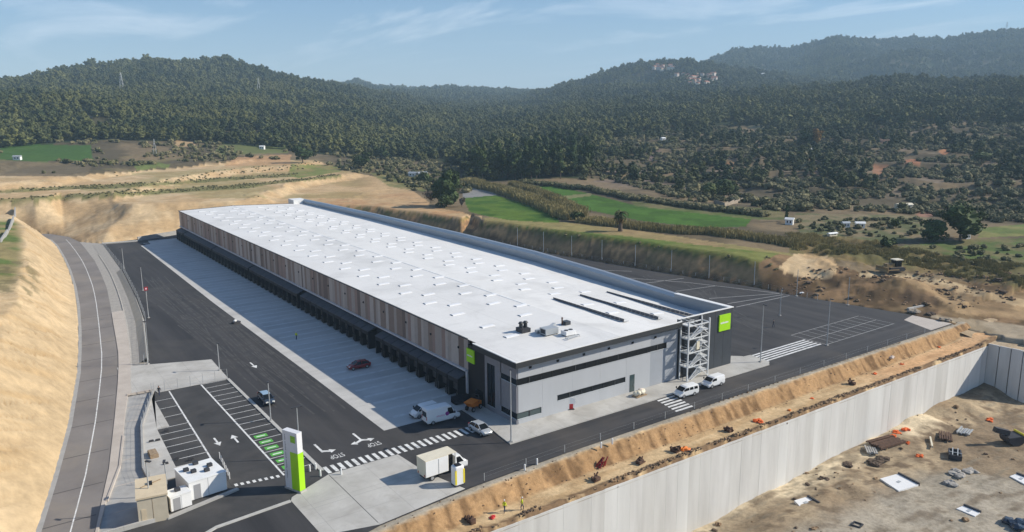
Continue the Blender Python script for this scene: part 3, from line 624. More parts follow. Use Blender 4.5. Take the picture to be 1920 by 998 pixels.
wood = FOREST & (RD < 4500) & (fbm(X/30, Y/30, 71, 4) > .36) & (S > 25)
x, y, z, d = sample(wood, sp); keepn = fbm(x/70, y/70, 72, 3)
print('pines', len(x)); h = np.interp(d, [400, 900, 1500, 2500, 4500], [8.6, 9.0, 10.5, 12, 16])*np.clip(RNG.normal(.92, .27, len(x)), .35, 1.7)*(.72+.56*fbm(x/55, y/55, 77, 3))
scatter('pine_wood', np.stack([x, y, z-.6], 1), h, np.clip(.62*RNG.beta(1.2, 2.0, len(x))+1.3*(keepn-.42)+.25, 0, 1), pines, 'dense pine wood covering the hills')
hill = (pc > 1090) & (~FOREST) & (PYV < np.interp(pc, [1090, 1150, 1250, 1300, 1400, 1480, 1600, 1750, 1850, 2400], [338, 340, 366, 378, 386, 398, 396, 404, 418, 425])) & (RD > 330) & (RD < 1250)
opn = np.ones_like(X, bool)
for px_, py_, rx_, ry_ in ((1100, 262, 26, 6), (1650, 318, 13, 8), (1712, 305, 13, 5), (1770, 285, 9, 4), (1368, 312, 8, 5), (1200, 322, 60, 1.6), (1815, 186, 40, 4), (1435, 238, 40, 3)): opn &= ((PXV-px_)/rx_)**2+((PYV-py_)/ry_)**2 > 1
x, y, z, d = sample(hill & opn & (fbm(X/22, Y/22, 73, 4) > .40), np.full_like(X, 3.6))
scatter('hillside_scrub', np.stack([x, y, z-.3], 1), RNG.uniform(1.1, 3.4, len(x))*np.where(RNG.uniform(0, 1, len(x)) < .07, 1.8, 1), np.clip(RNG.beta(1.3, 1.6, len(x)), 0, 1), shrubs, 'grey and olive scrub covering the terraced hillside')
x, y, z, d = sample(hill & opn & (fbm(X/50, Y/50, 74, 3) > .56-.16*sm(330, 240, PYV)), np.full_like(X, 9.0))
scatter('hillside_pines', np.stack([x, y, z-.4], 1), RNG.uniform(4.5, 9, len(x)), RNG.uniform(0, .7, len(x)), pines, 'loose dark pines among the hillside scrub')
ws = (pc < 880) & (~FOREST) & (RD > 400) & (RD < 760) & (~(west)) & (fbm(X/30, Y/30, 75, 3) > .47-.12*sm(600, 680, pc)) & (S > 40) & ~inpoly(PXV, PYV, [(0, 272), (175, 272), (175, 303), (0, 303)])
x, y, z, d = sample(ws, np.where(pc > 640, 4.6, 6.0))
scatter('valley_scrub', np.stack([x, y, z-.3], 1), RNG.uniform(1.2, 3.6, len(x)), RNG.uniform(0, 1, len(x)), shrubs, 'low brown scrub at the foot of the wood')
x, y, z, d = sample(GRASSY & (n2 > .42), np.full_like(X, 2.0))
scatter('bench_grass', np.stack([x, y, z-.15], 1), RNG.uniform(.3, 1.0, len(x)), RNG.uniform(.2, 1, len(x)), shrubs, 'rough grass and weeds along the benches of the left-hand cut')
x, y, z, d = sample((west & (S > 14) & (tl > .3) & (dzr > .12) & (n1 > .5) & (RD > 330)) | (bank & (S > 6) & (n1 > .45) & (pc > 900)), np.full_like(X, 3.2))
scatter('bank_tufts', np.stack([x, y, z-.15], 1), RNG.uniform(.35, 1.1, len(x)), RNG.uniform(.75, 1, len(x)), shrubs, 'dry tufts growing on the cut banks')
x, y, z, d = sample((pc > 1480) & (S > 2) & (S < 60) & (Y > -10) & (PYV > 505) & (fbm(X/6, Y/6, 76, 3) > .5), np.full_like(X, 1.7))
clods = []
for s in range(3):
    bb = MB(); bb.blob((0, 0, .2), (.6, .5, .35), s+.5, 1, 0, .35); me = D.meshes.new('clod_form'); me.from_pydata(bb.v, [], bb.f); me.materials.append(M['clod' if s else 'darkdirt']); me.update(); clods.append(D.objects.new('clod_form', me))
scatter('soil_clods', np.stack([x, y, z-.05], 1), RNG.gamma(2.0, .2, len(x))+.15, RNG.uniform(0, 1, len(x)), clods, 'brown clods strewn over the right-hand heaps')
gs = inpoly(PXV, PYV, [(1500, 412), (1740, 412), (1740, 448), (1500, 448)]) | inpoly(PXV, PYV, [(1690, 470), (1920, 460), (1920, 505), (1700, 492)])
x, y, z, d = sample(gs & (n1 > .42), np.full_like(X, 4.5))
scatter('garden_shrubs', np.stack([x, y, z-.2], 1), RNG.uniform(.8, 2.2, len(x)), RNG.uniform(.1, .8, len(x)), shrubs, 'low garden growth on the valley plots')
def belt(name, line, width, hgt, label, step=.9, forms=None):
    P = [land(a, b)[:2] for a, b in line]; pts = []
    for (x0, y0), (x1, y1) in zip(P[:-1], P[1:]):
        L = math.hypot(x1-x0, y1-y0); n = int(L*width/step)
        t = RNG.uniform(0, 1, n); s = RNG.uniform(-.5, .5, n)*width; nx, ny = -(y1-y0)/L, (x1-x0)/L
        pts.append(np.stack([x0+(x1-x0)*t+nx*s, y0+(y1-y0)*t+ny*s], 1))
    pts = np.concatenate(pts); pts += (np.stack([vn(pts[:, 0]/9, pts[:, 1]/9, 81), vn(pts[:, 0]/9, pts[:, 1]/9, 82)], 1)-.5)*width*.5
    n = len(pts)
    return scatter(name, np.column_stack([pts, zt(pts[:, 0], pts[:, 1])-.1]), RNG.uniform(.75, 1.2, n)*hgt, np.clip(vn(pts[:, 0]/14, pts[:, 1]/14, 83)*.7+RNG.uniform(0, .4, n), 0, 1), forms or reeds, label)
belt('reeds', [(872, 345), (935, 358), (1000, 380), (1055, 404), (1075, 412)], 6, 3.4, 'tall tan reeds between the two green fields')
belt('reeds', [(958, 346), (1010, 362), (1060, 386), (1090, 400)], 4, 2.6, 'tan reeds at the corner of the upper green field')
belt('reeds', [(1090, 416), (1190, 428), (1300, 438), (1400, 447), (1500, 463)], 6, 2.4, 'tan reeds along the stream below the palm')
belt('reeds', [(1500, 452), (1600, 463), (1700, 478), (1800, 496), (1930, 514)], 24, 1.2, 'brown dry reeds above the right-hand heaps', 1.5)
belt('hedge', [(975, 343), (1100, 356), (1200, 376), (1300, 390), (1440, 408)], 4, 2.6, 'thin dark hedge behind the upper green field', 2.0, shrubs)
# ------------------------------------------------------------------ the platform: roads, yards, pavements
def struct(name, b, m, label=None): return tag(b.build(name, m), label, kind='structure')
def lx(line, y):
    return float(np.interp(y, [p[1] for p in line], [p[0] for p in line]))
TERR = [(-50.3, 3), (-50.3, 11.5), (-50.2, 18), (-47.6, 34), (-42.9, 49.7), (-41.5, 64), (-40.3, 67.7), (-34.8, 102.8), (-32.4, 127.2), (-29.3, 167.7), (-26.6, 230)]
YARD = TERR[1:]+YARDR+FRONT[1:-1]+[(-60, -30), (-61.3, -12), (-59, -2), (-57.8, 2.2), (-50.3, 2.2)]
b = MB(); b.sheet(YARD, 0.0); struct('yard', b, M['asphalt'])
b = MB(); b.sheet(ROADL+ROADR[::-1], .004); struct('road', b, M['asphalt_old'], 'older grey road curving along the foot of the big cut')
def pave(name, poly, z, m, z0=-.3, label=None): return struct(name, MB().prism(poly, z0, z), M[m], label)
# verge between the road and the yard, north of the slab
ys = [50, 58, 68, 78, 90, 102, 115, 127, 140, 155, 168, 185, 205, 228]
def strip(name, f0, f1, z0, z1, m, y0=50, y1=228):
    b = MB(); yy = [y for y in ys if y0 <= y <= y1]
    R = [p for p in ROADR if p[1] <= 240]
    pts = []
    for y in yy:
        a, c = lx(R, y), lx(TERR, y); pts.append(((a+(c-a)*f0, y, z0), (a+(c-a)*f1, y, z1)))
    for (p, q), (r, s) in zip(pts[:-1], pts[1:]): b.quad(p, q, s, r)
    return struct(name, b, M[m])
b = MB(); b.sheet([(lx(ROADR[:15], y), y) for y in (50, 58, 68, 90, 115, 140, 168, 200, 225, 240)]+[(-26.6, 232)]+[(lx(TERR, y), y) for y in (228, 168, 140, 127, 115, 102, 90, 78, 68, 58, 50)], -.02); struct('verge_ground', b, M['gravel'])
strip('pavement', 0, .40, .10, .10, 'concrete_warm', 50, 115); strip('verge', .40, .46, .10, -.01, 'gravel', 50, 205); strip('verge', .46, .70, .012, .05, 'gravel', 68, 228)
strip('verge_slope', .70, .95, .05, .95, 'beige_wall', 68, 168); strip('verge_slope', .95, 1.0, .95, -.02, 'concrete_grey', 68, 168)
# sunken service strip beside the road
SLW = [(-57.8, 2.2), (-55.6, 11), (-52.6, 20.8), (-50.4, 32), (-48.6, 41.5), (-46.8, 50.2)]
b = MB(); b.sheet([(-58.5, 2.2)]+SLW[1:]+[(-42.9, 50.2), (-42.9, 49.7), (-47.6, 34), (-50.2, 18), (-50.3, 2.2)], -.15); struct('service_strip', b, M['concrete_grey'])
def wallrun(name, pts, z0, z1, t, m, label, cat='wall', group=None, parent=None):
    b = MB()
    for p, q in zip(pts[:-1], pts[1:]):
        d = Vector((q[0]-p[0], q[1]-p[1])); n = Vector((-d.y, d.x)).normalized()*t/2
        b.prism([(p[0]+n.x, p[1]+n.y), (q[0]+n.x, q[1]+n.y), (q[0]-n.x, q[1]-n.y), (p[0]-n.x, p[1]-n.y)], z0, z1)
    return tag(b.build(name, M[m], parent), label, cat, group)
wallrun('retaining_kerb', [(-42.75, 49.7), (-47.45, 34), (-50.05, 18), (-50.15, 2.2)], -1.6, .42, .3, 'concrete_grey', 'long low concrete wall between the parking terrace and the sunken strip')
wallrun('strip_wall', [(-46.9, 50.3), (-42.6, 50.3)], -1.6, .30, .3, 'concrete_warm', 'short wall closing the sunken strip under the pale slab')
wallrun('strip_wall', [(-58.2, 2.05), (-50.0, 2.05)], -1.6, .55, .3, 'concrete', 'short wall closing the sunken strip below the beige kiosk')
wallrun('strip_wall', [(-55.5, 11.1), (-52.55, 20.8), (-50.35, 32)], -1.6, .18, .25, 'concrete_warm', 'thin wall between the roadside pavement and the sunken strip')
b = MB()
for i in range(len(SLW)-1):
    y0, y1 = SLW[i][1], SLW[i+1][1]
    b.quad((lx(ROADR[:15], y0), y0, .08), (*SLW[i], .08), (*SLW[i+1], .08), (lx(ROADR[:15], y1), y1, .08))
    b.quad((*SLW[i], .08), (SLW[i][0], y0, -1.6), (SLW[i+1][0], y1, -1.6), (*SLW[i+1], .08))
struct('pavement', b, M['concrete_warm'])
for yy in (7.5, 15, 23, 38, 44.5):
    a, c = lx([(-55, 2), *SLW[1:]], yy)+.3, lx(TERR, yy)-.5
    struct('strip_joint', MB().box(a, c, yy, yy+.16, -.15, -.135), M['concrete_warm'])
# slabs and the parking
pave('concrete_slab', [(-46.6, 50.5), (-42.6, 50.5), (-42.3, 48.7), (-30.2, 48.7), (-29.8, 62.2), (-41.2, 66.5), (-45.9, 67.8)], .05, 'concrete')
pave('parking_lot', [(-43.4, 48.6), (-30.6, 48.5), (-30.6, 3.2), (-37, 5.2), (-41.5, 5.8), (-41.5, 15.9), (-46.3, 15.9), (-45.7, 31.7), (-43.9, 31.7)], .012, 'asphalt_lot', -.1)
pave('pavement', [(-43.4, 48.65), (-43.9, 31.7), (-45.7, 31.7), (-46.3, 15.9), (-41.5, 15.9), (-41.3, 12.7), (-49.9, 12.7), (-49.9, 18), (-47.3, 34), (-42.65, 49.6)], .12, 'concrete')
pave('kerb', [(-30.6, 3.2), (-30.6, 48.5), (-30.1, 48.6), (-30.05, 3.0)], .13, 'kerb', -.1)
pave('apron_asphalt', [(-50.0, 2.4), (-50.0, 12.5), (-41.6, 12.5), (-41.6, 5.7), (-37, 5.1), (-30.6, 3.1), (-30.3, 2.3), (-36.4, -1.6), (-36.6, -2.6), (-46, -2.6), (-58, -10), (-58.6, -1), (-57.6, 1.9), (-50, 1.9)], .008, 'asphalt_lot', -.1)
pave('kerb', [(-36.7, -2.4), (-46, -3.4), (-51.5, -6.2), (-51.3, -6.7), (-46, -3.9), (-36.7, -2.9)], .13, 'kerb', -.1)
pave('kerb', [(-41.3, 4.6), (-50.2, 2.2), (-50.2, 1.6), (-41.1, 4.1)], .25, 'concrete_grey', -.1)
pave('concrete_apron', [(-36.5, -12.6), (-36.6, -2.5), (-36.2, -1.7), (-30.0, 1.55), (-19.6, 1.65), (-19.1, -5.4), (-17.2, -12.7), (-30, -14.3)], .015, 'concrete', -.1)
struct('slab_joint', MB().box(-30.06, -29.98, -13.8, 1.4, .0151, .0165), M['asphalt_lot'])
struct('slab_joint', MB().box(-36.4, -18.0, -6.05, -5.97, .0152, .0166), M['concrete_grey'])
pave('front_road', [(-19.0, -5.5), (-5.2, -5.4), (-5.0, -5.15), (112, -5.15), (112, -11.2), (90, -11.3), (41, -11.5), (0, -12.0), (-17.1, -12.6)], .008, 'asphalt_front', -.1)
pave('yard_corner', [(103, -10.9), (112, -10.9), (112, -2), (106.5, -3)], .02, 'concrete_warm', -.1)
pave('front_pavement', [(-4.8, -5.1), (55.3, -4.9), (55.3, 1.5), (50.1, 6.0), (-.1, 6.0), (-.1, 10.4), (-3.6, 10.4), (-3.9, 2.0), (-4.4, -1.5)], .13, 'concrete')
pave('dock_apron', [(-17.5, 10.4), (-3.7, 10.5), (1.6, 10.5), (1.6, 226), (-11.5, 226), (-12.2, 217), (-15.7, 216), (-16.4, 165), (-17.15, 110), (-17.25, 45)], .012, 'concrete_dock', -.1)
b = MB(); q = random.Random(5)
for k in range(58):
    y = 14.4+3.62*k
    if y < 222: b.box(-14.0, -1.9, y-.42, y+.42, .0125, .0165)
struct('bay_marking', b, M['paint_dock'])
# painted markings
pm = MB(); Z0 = .022
def pl(x0, y0, x1, y1, w, z=Z0, m=None):
    d = Vector((x1-x0, y1-y0)); n = Vector((-d.y, d.x)).normalized()*w/2
    (m or pm).quad((x0+n.x, y0+n.y, z), (x0-n.x, y0-n.y, z), (x1-n.x, y1-n.y, z), (x1+n.x, y1+n.y, z))
pl(-34.95, 4.8, -35.1, 48.4, .26); pl(-41.6, 15.9, -40.5, 48.2, .24)
for k in range(18): pl(-34.9, 5.9+2.5*k, -30.7, 5.9+2.5*k, .13)
for k in range(1, 7): pl(-46.1+.03*k, 15.9+2.6*k, -41.5+.08*k, 15.9+2.6*k, .13)
for y in (36, 40.2, 44.4): pl(-43.7, y, -40.8, y, .13)
def arrow(x, y, dirn, L=3.4, m=pm, z=Z0, turn=0):
    s = dirn
    m.quad((x-.14, y, z), (x+.14, y, z), (x+.14, y+s*L*.6, z), (x-.14, y+s*L*.6, z))
    m.add([(x-.55, y+s*L*.58, z), (x+.55, y+s*L*.58, z), (x, y+s*L, z)], [(0, 1, 2)])
arrow(-39.4, 23.0, -1); arrow(-36.9, 19.2, 1)
def fork(x, y, L=3.6, both=True):
    z = .014
    pm.quad((x-.17, y+L, z), (x+.17, y+L, z), (x+.17, y+.3, z), (x-.17, y+.3, z))
    for s in ((1, -1) if both else (1,)):
        pm.quad((x, y+1.0, z+.001), (x, y+.35, z+.001), (x+s*1.1, y-.2, z+.001), (x+s*1.0, y+.35, z+.001))
        pm.add([(x+s*.95, y-.55, z+.002), (x+s*1.0, y+.75, z+.002), (x+s*1.9, y+.1, z+.002)], [(0, 1, 2)])
fork(-21.8, 8.6); fork(-28.0, 8.3, both=False)
a = at(469, 680); arrow(a[0], a[1], -1, 4.2, z=.014); a = at(402, 476); pm.quad((a[0]-.4, a[1], .014), (a[0]+.4, a[1], .014), (a[0]+.4, a[1]+1, .014), (a[0]-.4, a[1]+1, .014))
struct('road_marking', pm, M['paint'])
b = MB(); q = random.Random(8)
for k in range(23):
    x = -29.9+1.04*k; b.quad((x, 1.75, .018), (x+.52, 1.75, .018), (x+.52, 4.0, .018), (x, 4.0, .018))
struct('crosswalk', b, M['paint'], 'long white zebra crossing before the loading yard')
b = MB()
for k in range(6): y = -10.7+.98*k; sh = .2*k; b.quad((23.9+sh, y, .018), (27.9+sh, y, .018), (28.0+sh, y+.5, .018), (24.0+sh, y+.5, .018))
struct('crosswalk', b, M['paint'], 'zebra crossing on the front road by the white vans')
b = MB()
for k in range(5): b.quad((55.4, -3.2+.92*k, .018), (75.0, -2.9+.92*k, .018), (75.0, -2.42+.92*k, .018), (55.4, -2.72+.92*k, .018))
struct('crosswalk', b, M['paint'], 'long striped crossing from the pavement corner to the right-hand bays')
pave('pavement', [(55.3, -4.8), (55.3, 1.4), (57.5, 1.2), (57.0, -3.6)], .04, 'concrete', -.1)
b = MB()
for k in range(8): x = -41.2+.75*k; b.quad((x, 5.45-.12*k, .024), (x+.4, 5.45-.12*k, .024), (x+.4, 6.2-.12*k, .024), (x, 6.2-.12*k, .024))
struct('crosswalk', b, M['paint'], 'row of small white blocks at the parking entrance')
g = MB()
for k in range(6):
    y = 7.1+2.5*k; g.box(-34.4, -32.5, y-.55, y+.55, .0125, .0225, 0); g.box(-34.1, -32.8, y-.18, y+.12, .0226, .026, 1)
tag(g.build('bay_symbol', [M['paint_green'], M['paint']]), kind='structure')
b = MB()
for y in (-3.6, .5, 4.8): pl(75.5, y, 101.5, y+.3, .16, .016, b)
for k in range(11): pl(75.6+2.6*k, -3.6, 75.6+2.6*k, 4.8, .13, .0165, b)
for (x0, y0), (x1, y1) in (((85.5, 27.5), (106, 27)), ((87, 37.3), (106, 30)), ((86.5, 31), (105.5, 28.6)), ((86.2, 70), (96.8, 53.4)), ((96.8, 53.4), (106, 30)), ((86, 48), (100, 46)), ((86, 60), (100, 58)), ((84, 86), (95, 74))): pl(x0, y0, x1, y1, .3, .0167, b)
struct('road_marking', b, M['paint_faded'])
b = MB()
cl = [(lx(ROADL[:15], y)*.42+lx(ROADR[:15], y)*.58, y) for y in (-45, -12, 4, 12, 21, 31, 41, 55, 69, 80, 92, 102, 115, 127, 140, 152, 165, 180, 195, 205, 220, 238, 250)]
for p, q_ in zip(cl[:-1], cl[1:]): pl(*p, *q_, .16, .010, b)
struct('road_line', b, M['paint'])
b = MB()
for y in (8, 17, 28, 40, 52, 63, 76, 88, 101, 113): x0 = lx(ROADL[:15], y)+.3; x1 = lx(ROADR[:15], y)-.3; b.quad((x0, y, .009), (x1, y, .009), (x1, y+.22, .009), (x0, y+.22, .009))
struct('road_joint', b, M['asphalt_joint'])
b = MB()
for p, q_ in zip(ROADL[1:-3], ROADL[2:-2]):
    b.quad((p[0]-.1, p[1], .012), (p[0]+.55, p[1], .012), (q_[0]+.55, q_[1], .012), (q_[0]-.1, q_[1], .012))
struct('gutter', b, M['concrete_grey'])
tm = MB(); q = random.Random(14)
for k in range(26):                                   # rubber and dust trails left by turning trucks
    x0 = q.uniform(-29, -18.5); y0 = q.uniform(12, 120); hd = math.pi/2+q.uniform(-.05, .05); cv = q.uniform(-.003, .003); pts = []
    for i in range(q.randint(12, 30)): pts.append((x0, y0)); x0 += 2.2*math.cos(hd); y0 += 2.2*math.sin(hd); hd += cv*2.2
    for off in (0, 1.9):
        for p, r_ in zip(pts[:-1], pts[1:]):
            if -30 < p[0]+off < -17.8 and -30 < r_[0]+off < -17.8 and p[1] < 205: pl(p[0]+off, p[1], r_[0]+off, r_[1], .30, .005+.0001*k, tm)
for k in range(16):
    x0 = q.uniform(56, 84); y0 = q.uniform(6, 60); hd = q.uniform(0, 3.1); cv = q.uniform(-.02, .02); pts = []
    for i in range(20): pts.append((x0, y0)); x0 += 2.2*math.cos(hd); y0 += 2.2*math.sin(hd); hd += cv*2.2
    for off in (0, 1.9):
        for p, r_ in zip(pts[:-1], pts[1:]):
            if 53 < p[0]+off < 98 and 53 < r_[0]+off < 98 and 5.5 < p[1] < 90: pl(p[0]+off, p[1], r_[0]+off, r_[1], .30, .009+.0001*k, tm)
struct('tyre_marks', tm, M['tyre_mark'])
def text_mesh(txt, size, name, m, mw, depth=0.0, parent=None):
    c = D.curves.new(name, 'FONT'); c.body = txt; c.size = size; c.align_x = 'CENTER'; c.align_y = 'CENTER'; c.extrude = depth
    o = D.objects.new(name+'_tmp', c); COL.objects.link(o); bpy.context.view_layer.update()
    dg = bpy.context.evaluated_depsgraph_get(); me = D.meshes.new_from_object(o.evaluated_get(dg)); D.objects.remove(o)
    me.name = name; me.materials.clear(); me.materials.append(M[m]); me.transform(mw); return mk(name, me, parent)
for (px, py) in ((701, 833), (632, 855)):
    a = at(px, py); s = Matrix.Translation((a[0], a[1], .02)) @ Matrix.Rotation(math.pi, 4, 'Z') @ Matrix.Diagonal((.60, 1.25, 1, 1))
    tag(text_mesh('STOP', 1.45, 'road_lettering', 'paint', s), 'white STOP lettering', kind='structure')
b = MB()
b.prism([(-26.6, 228.2), (-14.8, 226.9), (-14.6, 228.3), (-26.6, 230.0)], -.2, .35); struct('yard_kerb', b, M['kerb'])
wallrun('end_wall', [(-14.6, 228.2), (1.4, 236.0)], -.5, 1.6, .4, 'concrete_grey', 'low grey wall closing the far end of the loading yard')
# ------------------------------------------------------------------ the track below the front road, and the pit
tx = np.arange(-62, 116.1, .55); ty = np.concatenate([np.arange(-11.2, -15.2, -.22), np.arange(-15.2, -19.9, -.35)])
TX, TY = np.meshgrid(tx, ty, indexing='ij'); edge = np.interp(TX, [p[0] for p in FRONT[::-1]], [p[1] for p in FRONT[::-1]])
dd = edge-TY; nn = fbm(TX/1.3, TY/2.2, 61, 4)-.5; nb = fbm(TX/9, TY/4, 62, 3)-.5
TZ = -.02-2.3*sm(.9, 3.0, dd+nn*.22*(dd > .6)+nb*.10)+(fbm(TX/.5, TY/.7, 67, 4)-.5)*.42*sm(.8, 1.5, dd)*(1-sm(2.6, 3.6, dd))+nb*.2*sm(3, 4, dd)
lip = sm(-18.4, -18.9, TY); TZ += lip*(.18+(fbm(TX/.9, TY/.9, 63, 3)-.45)*.7)
TZ = np.where(dd < .25, -.06, TZ); end = sm(104, 113, TX); TZ = TZ*(1-end*.35); TZ = np.where(TY < -19.72, -3.0, TZ)
cl_ = mixn(C3(.47, .325, .175), C3(.56, .41, .235), fbm(TX/5, TY/1.2, 64, 4)); 
def mixc(c, col, w): w = np.clip(w, 0, 1)[..., None]; return c*(1-w)+C3(*col)*w
bankw = sm(.9, 1.3, dd)*(1-sm(2.7, 3.5, dd)); cl_ = mixc(cl_, (.37, .225, .11), bankw*.9); cl_ = mixc(cl_, (.20, .12, .06), bankw*sm(.50, .62, fbm(TX/.8, TY/2.4, 65, 4)))
cl_ = mixc(cl_, (.37, .325, .255), 1-sm(.8, 1.3, dd+nn*.8)); cl_ = mixc(cl_, (.20, .13, .075), lip*sm(.30, .46, fbm(TX/1.1, TY/1.1, 66, 3)))
cl_ = mixc(cl_, (.68, .36, .17), sm(60, 80, TX)*sm(3, 4, dd)*(1-lip)*.45)
ii = np.arange(TX.size).reshape(TX.shape); F = np.stack([ii[:-1, :-1], ii[:-1, 1:], ii[1:, 1:], ii[1:, :-1]], -1).reshape(-1, 4)
tag(mk('dirt_track', np_mesh('dirt_track', np.stack([TX, TY, TZ], -1).reshape(-1, 3), F, M['dirt'], cl_.reshape(-1, 3))), 'orange dirt track below the front road', kind='structure')
gx = np.arange(-30, 150.1, .6); gy = np.arange(-19.2, -75, -.6); GX, GY = np.meshgrid(gx, gy, indexing='ij')
wallz = np.interp(GX, [0, 18, 40, 60, 95, 112, 150], [-15.8, -15.2, -13.6, -12.6, -11.2, -11.2, -11.2]); dw = -19.5-GY
GZ = wallz*(1-sm(1.5, 9, dw))-13.0*sm(1.5, 9, dw)+(fbm(GX/5, GY/5, 91, 4)-.5)*1.1*(1-sm(6, 13, dw)*.65)+(fbm(GX/1.4, GY/1.4, 92, 3)-.5)*.22
flat = sm(9, 14, dw+(fbm(GX/8, GY/8, 93, 3)-.5)*9-sm(60, 80, GX)*16); m1 = fbm(GX/9, GY/9, 94, 4); m2 = fbm(GX/2.2, GY/2.2, 95, 4)
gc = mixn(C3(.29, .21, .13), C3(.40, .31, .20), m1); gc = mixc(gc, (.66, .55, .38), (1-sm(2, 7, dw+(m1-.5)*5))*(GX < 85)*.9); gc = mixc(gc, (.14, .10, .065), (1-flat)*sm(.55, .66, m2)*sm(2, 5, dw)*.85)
gc = mixc(gc, (.37, .325, .255), flat*.95); gc = mixc(gc, (.27, .235, .18), flat*sm(.5, .62, m1)*.6)
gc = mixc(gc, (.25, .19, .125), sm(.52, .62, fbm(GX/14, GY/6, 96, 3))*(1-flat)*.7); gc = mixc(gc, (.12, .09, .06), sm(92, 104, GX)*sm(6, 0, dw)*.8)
ruts = np.abs(np.sin((GY+.12*GX+3*fbm(GX/20, GY/20, 97, 2))*1.9)); gc = mixc(gc, (.24, .205, .15), (ruts < .2)*sm(.42, .56, fbm(GX/25, GY/10, 98, 2))*.6); gc = mixc(gc, (.16, .12, .08), sm(.60, .70, fbm(GX/3.2, GY/1.6, 99, 4))*.6)
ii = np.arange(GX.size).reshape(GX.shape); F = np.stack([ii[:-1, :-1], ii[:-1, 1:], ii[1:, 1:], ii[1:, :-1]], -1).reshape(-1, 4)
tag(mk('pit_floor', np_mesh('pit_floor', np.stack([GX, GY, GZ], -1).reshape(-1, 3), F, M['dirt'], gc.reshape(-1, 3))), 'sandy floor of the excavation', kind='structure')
def pz(x, y):
    i = int(np.clip((x+30)/.6, 0, GX.shape[0]-1)); j = int(np.clip((-19.2-y)/.6, 0, GX.shape[1]-1)); return float(GZ[i, j])
def tz(x, y):
    i = int(np.clip((x+62)/.55, 0, TX.shape[0]-1)); j = int(np.argmin(np.abs(ty-y))); return float(TZ[i, j])
# precast retaining wall: one thing, each panel a part
rw = empty('retaining_wall', (-28, -19.6, -2.5), 0, 'long pale precast concrete wall holding the dirt track above the pit', 'wall')
q = random.Random(4); W1 = 110.0; n = 58; wd = (W1+28)/n
for k in range(n):
    b = MB(); x0 = wd*k+.006; x1 = wd*(k+1)-.006
    dz_ = q.uniform(-.05, .05); yo = q.uniform(-.008, .008)
    b.box(x0, x1, -.14+yo, .16+yo, -14.0, -.12+dz_*.4); b.build('wall_panel', M[q.choice(['precast', 'precast', 'precast_b', 'precast_c'])], rw)
rw2 = empty('retaining_wall', (110, -19.6, -2.5), 0, 'shaded return of the precast wall at the right-hand end of the pit', 'wall')
for k in range(4):
    b = MB(); b.box(.02, .34, -2.3*(k+1)+.02, -2.3*k-.16, -14.0, .45+q.uniform(-.05, .05)); b.build('wall_panel', M[q.choice(['precast', 'precast_b'])], rw2)
rw3 = empty('retaining_wall', (110, -28.9, -2.5), 0, 'sunlit precast wall running right beyond the pit corner', 'wall')
for k in range(14):
    b = MB(); b.box(2.3*k+.37, 2.3*(k+1)+.35, -.2, .1, -14.0, .45+q.uniform(-.05, .05)); b.build('wall_panel', M[q.choice(['precast', 'precast_c'])], rw3)
b = MB(); ex = np.arange(110.2, 142, .8); ey = np.arange(-12, -28.9, -.8); EX, EY = np.meshgrid(ex, ey, indexing='ij'); EZ = -2.2+1.2*sm(-19, -12, EY)+(fbm(EX/3, EY/3, 45, 3)-.5)*.5
ii = np.arange(EX.size).reshape(EX.shape); F = np.stack([ii[:-1, :-1], ii[:-1, 1:], ii[1:, 1:], ii[1:, :-1]], -1).reshape(-1, 4)
ec = mixn(C3(.36, .27, .17), C3(.46, .36, .24), fbm(EX/4, EY/4, 46, 3))
tag(mk('dirt_ledge', np_mesh('dirt_ledge', np.stack([EX, EY, EZ], -1).reshape(-1, 3), F, M['dirt'], ec.reshape(-1, 3))), kind='structure')

# loose stones: along the lip of the wall and over the pit floor
stones = []
for s_ in range(3):
    bb = MB(); bb.blob((0, 0, .15), (.5, .42, .3), s_+.3, 1, 0, .35); me = D.meshes.new('stone_form'); me.from_pydata(bb.v, [], bb.f); me.materials.append(M[('clod', 'darkdirt', 'clod')[s_]]); me.update(); stones.append(D.objects.new('stone_form', me))
n = 1500; x = RNG.uniform(-26, 110, n); y = -19.15+RNG.normal(0, .22, n); k = (fbm(x/3, y, 171, 3) > .44) & (y > -19.6)
P = [(a, b_, tz(a, b_)-.03) for a, b_ in zip(x[k], y[k])]
n = 700; x = RNG.uniform(-5, 105, n); y = RNG.uniform(-60, -20, n); k = (fbm(x/7, y/5, 172, 3) > .58)
P2 = [(a, b_, pz(a, b_)-.04) for a, b_ in zip(x[k], y[k])]
P3 = [(a, b_, tz(a, b_)-.03) for a, b_ in zip(RNG.uniform(-36, 108, 260), RNG.uniform(-15.6, -13.0, 260))]
al = np.array(P+P2+P3); scatter('loose_stones', al, np.concatenate([RNG.uniform(.15, .5, len(P)), RNG.gamma(2, .16, len(P2))+.12, RNG.uniform(.08, .26, len(P3))]), RNG.uniform(0, 1, len(al)), stones, 'loose stones and clods along the wall lip and over the pit floor')
# ------------------------------------------------------------------ the warehouse
WW, LL = 50.0, 223.8
wh = empty('warehouse', (0, 0, 0), 0, 'long low logistics warehouse with a white roof and brown striped flank', 'warehouse')
def part(name, b, m, parent=None, smooth=False):
    m = [M[x] for x in m] if isinstance(m, (list, tuple)) else M[m]
    return b.build(name, m, parent or wh, smooth)
EV = lambda y: float(np.interp(y, [0, 14, 60, 100, 160, LL], [10.45, 10.5, 10.7, 10.75, 10.75, 10.75]))      # eave
RR = lambda y: float(np.interp(y, [0, 11, 62, 100, 156, LL], [8.8, 8.9, 10.4, 10.6, 10.6, 10.0]))          # right edge of the roof
PP = lambda y: float(np.interp(y, [0, 14, 36, 62, 100, 156, 200, LL+6], [11.2, 11.2, 12.2, 13.0, 13.1, 12.8, 12.2, 11.7]))
RG = lambda y: EV(y)+.45
XR = 20.5
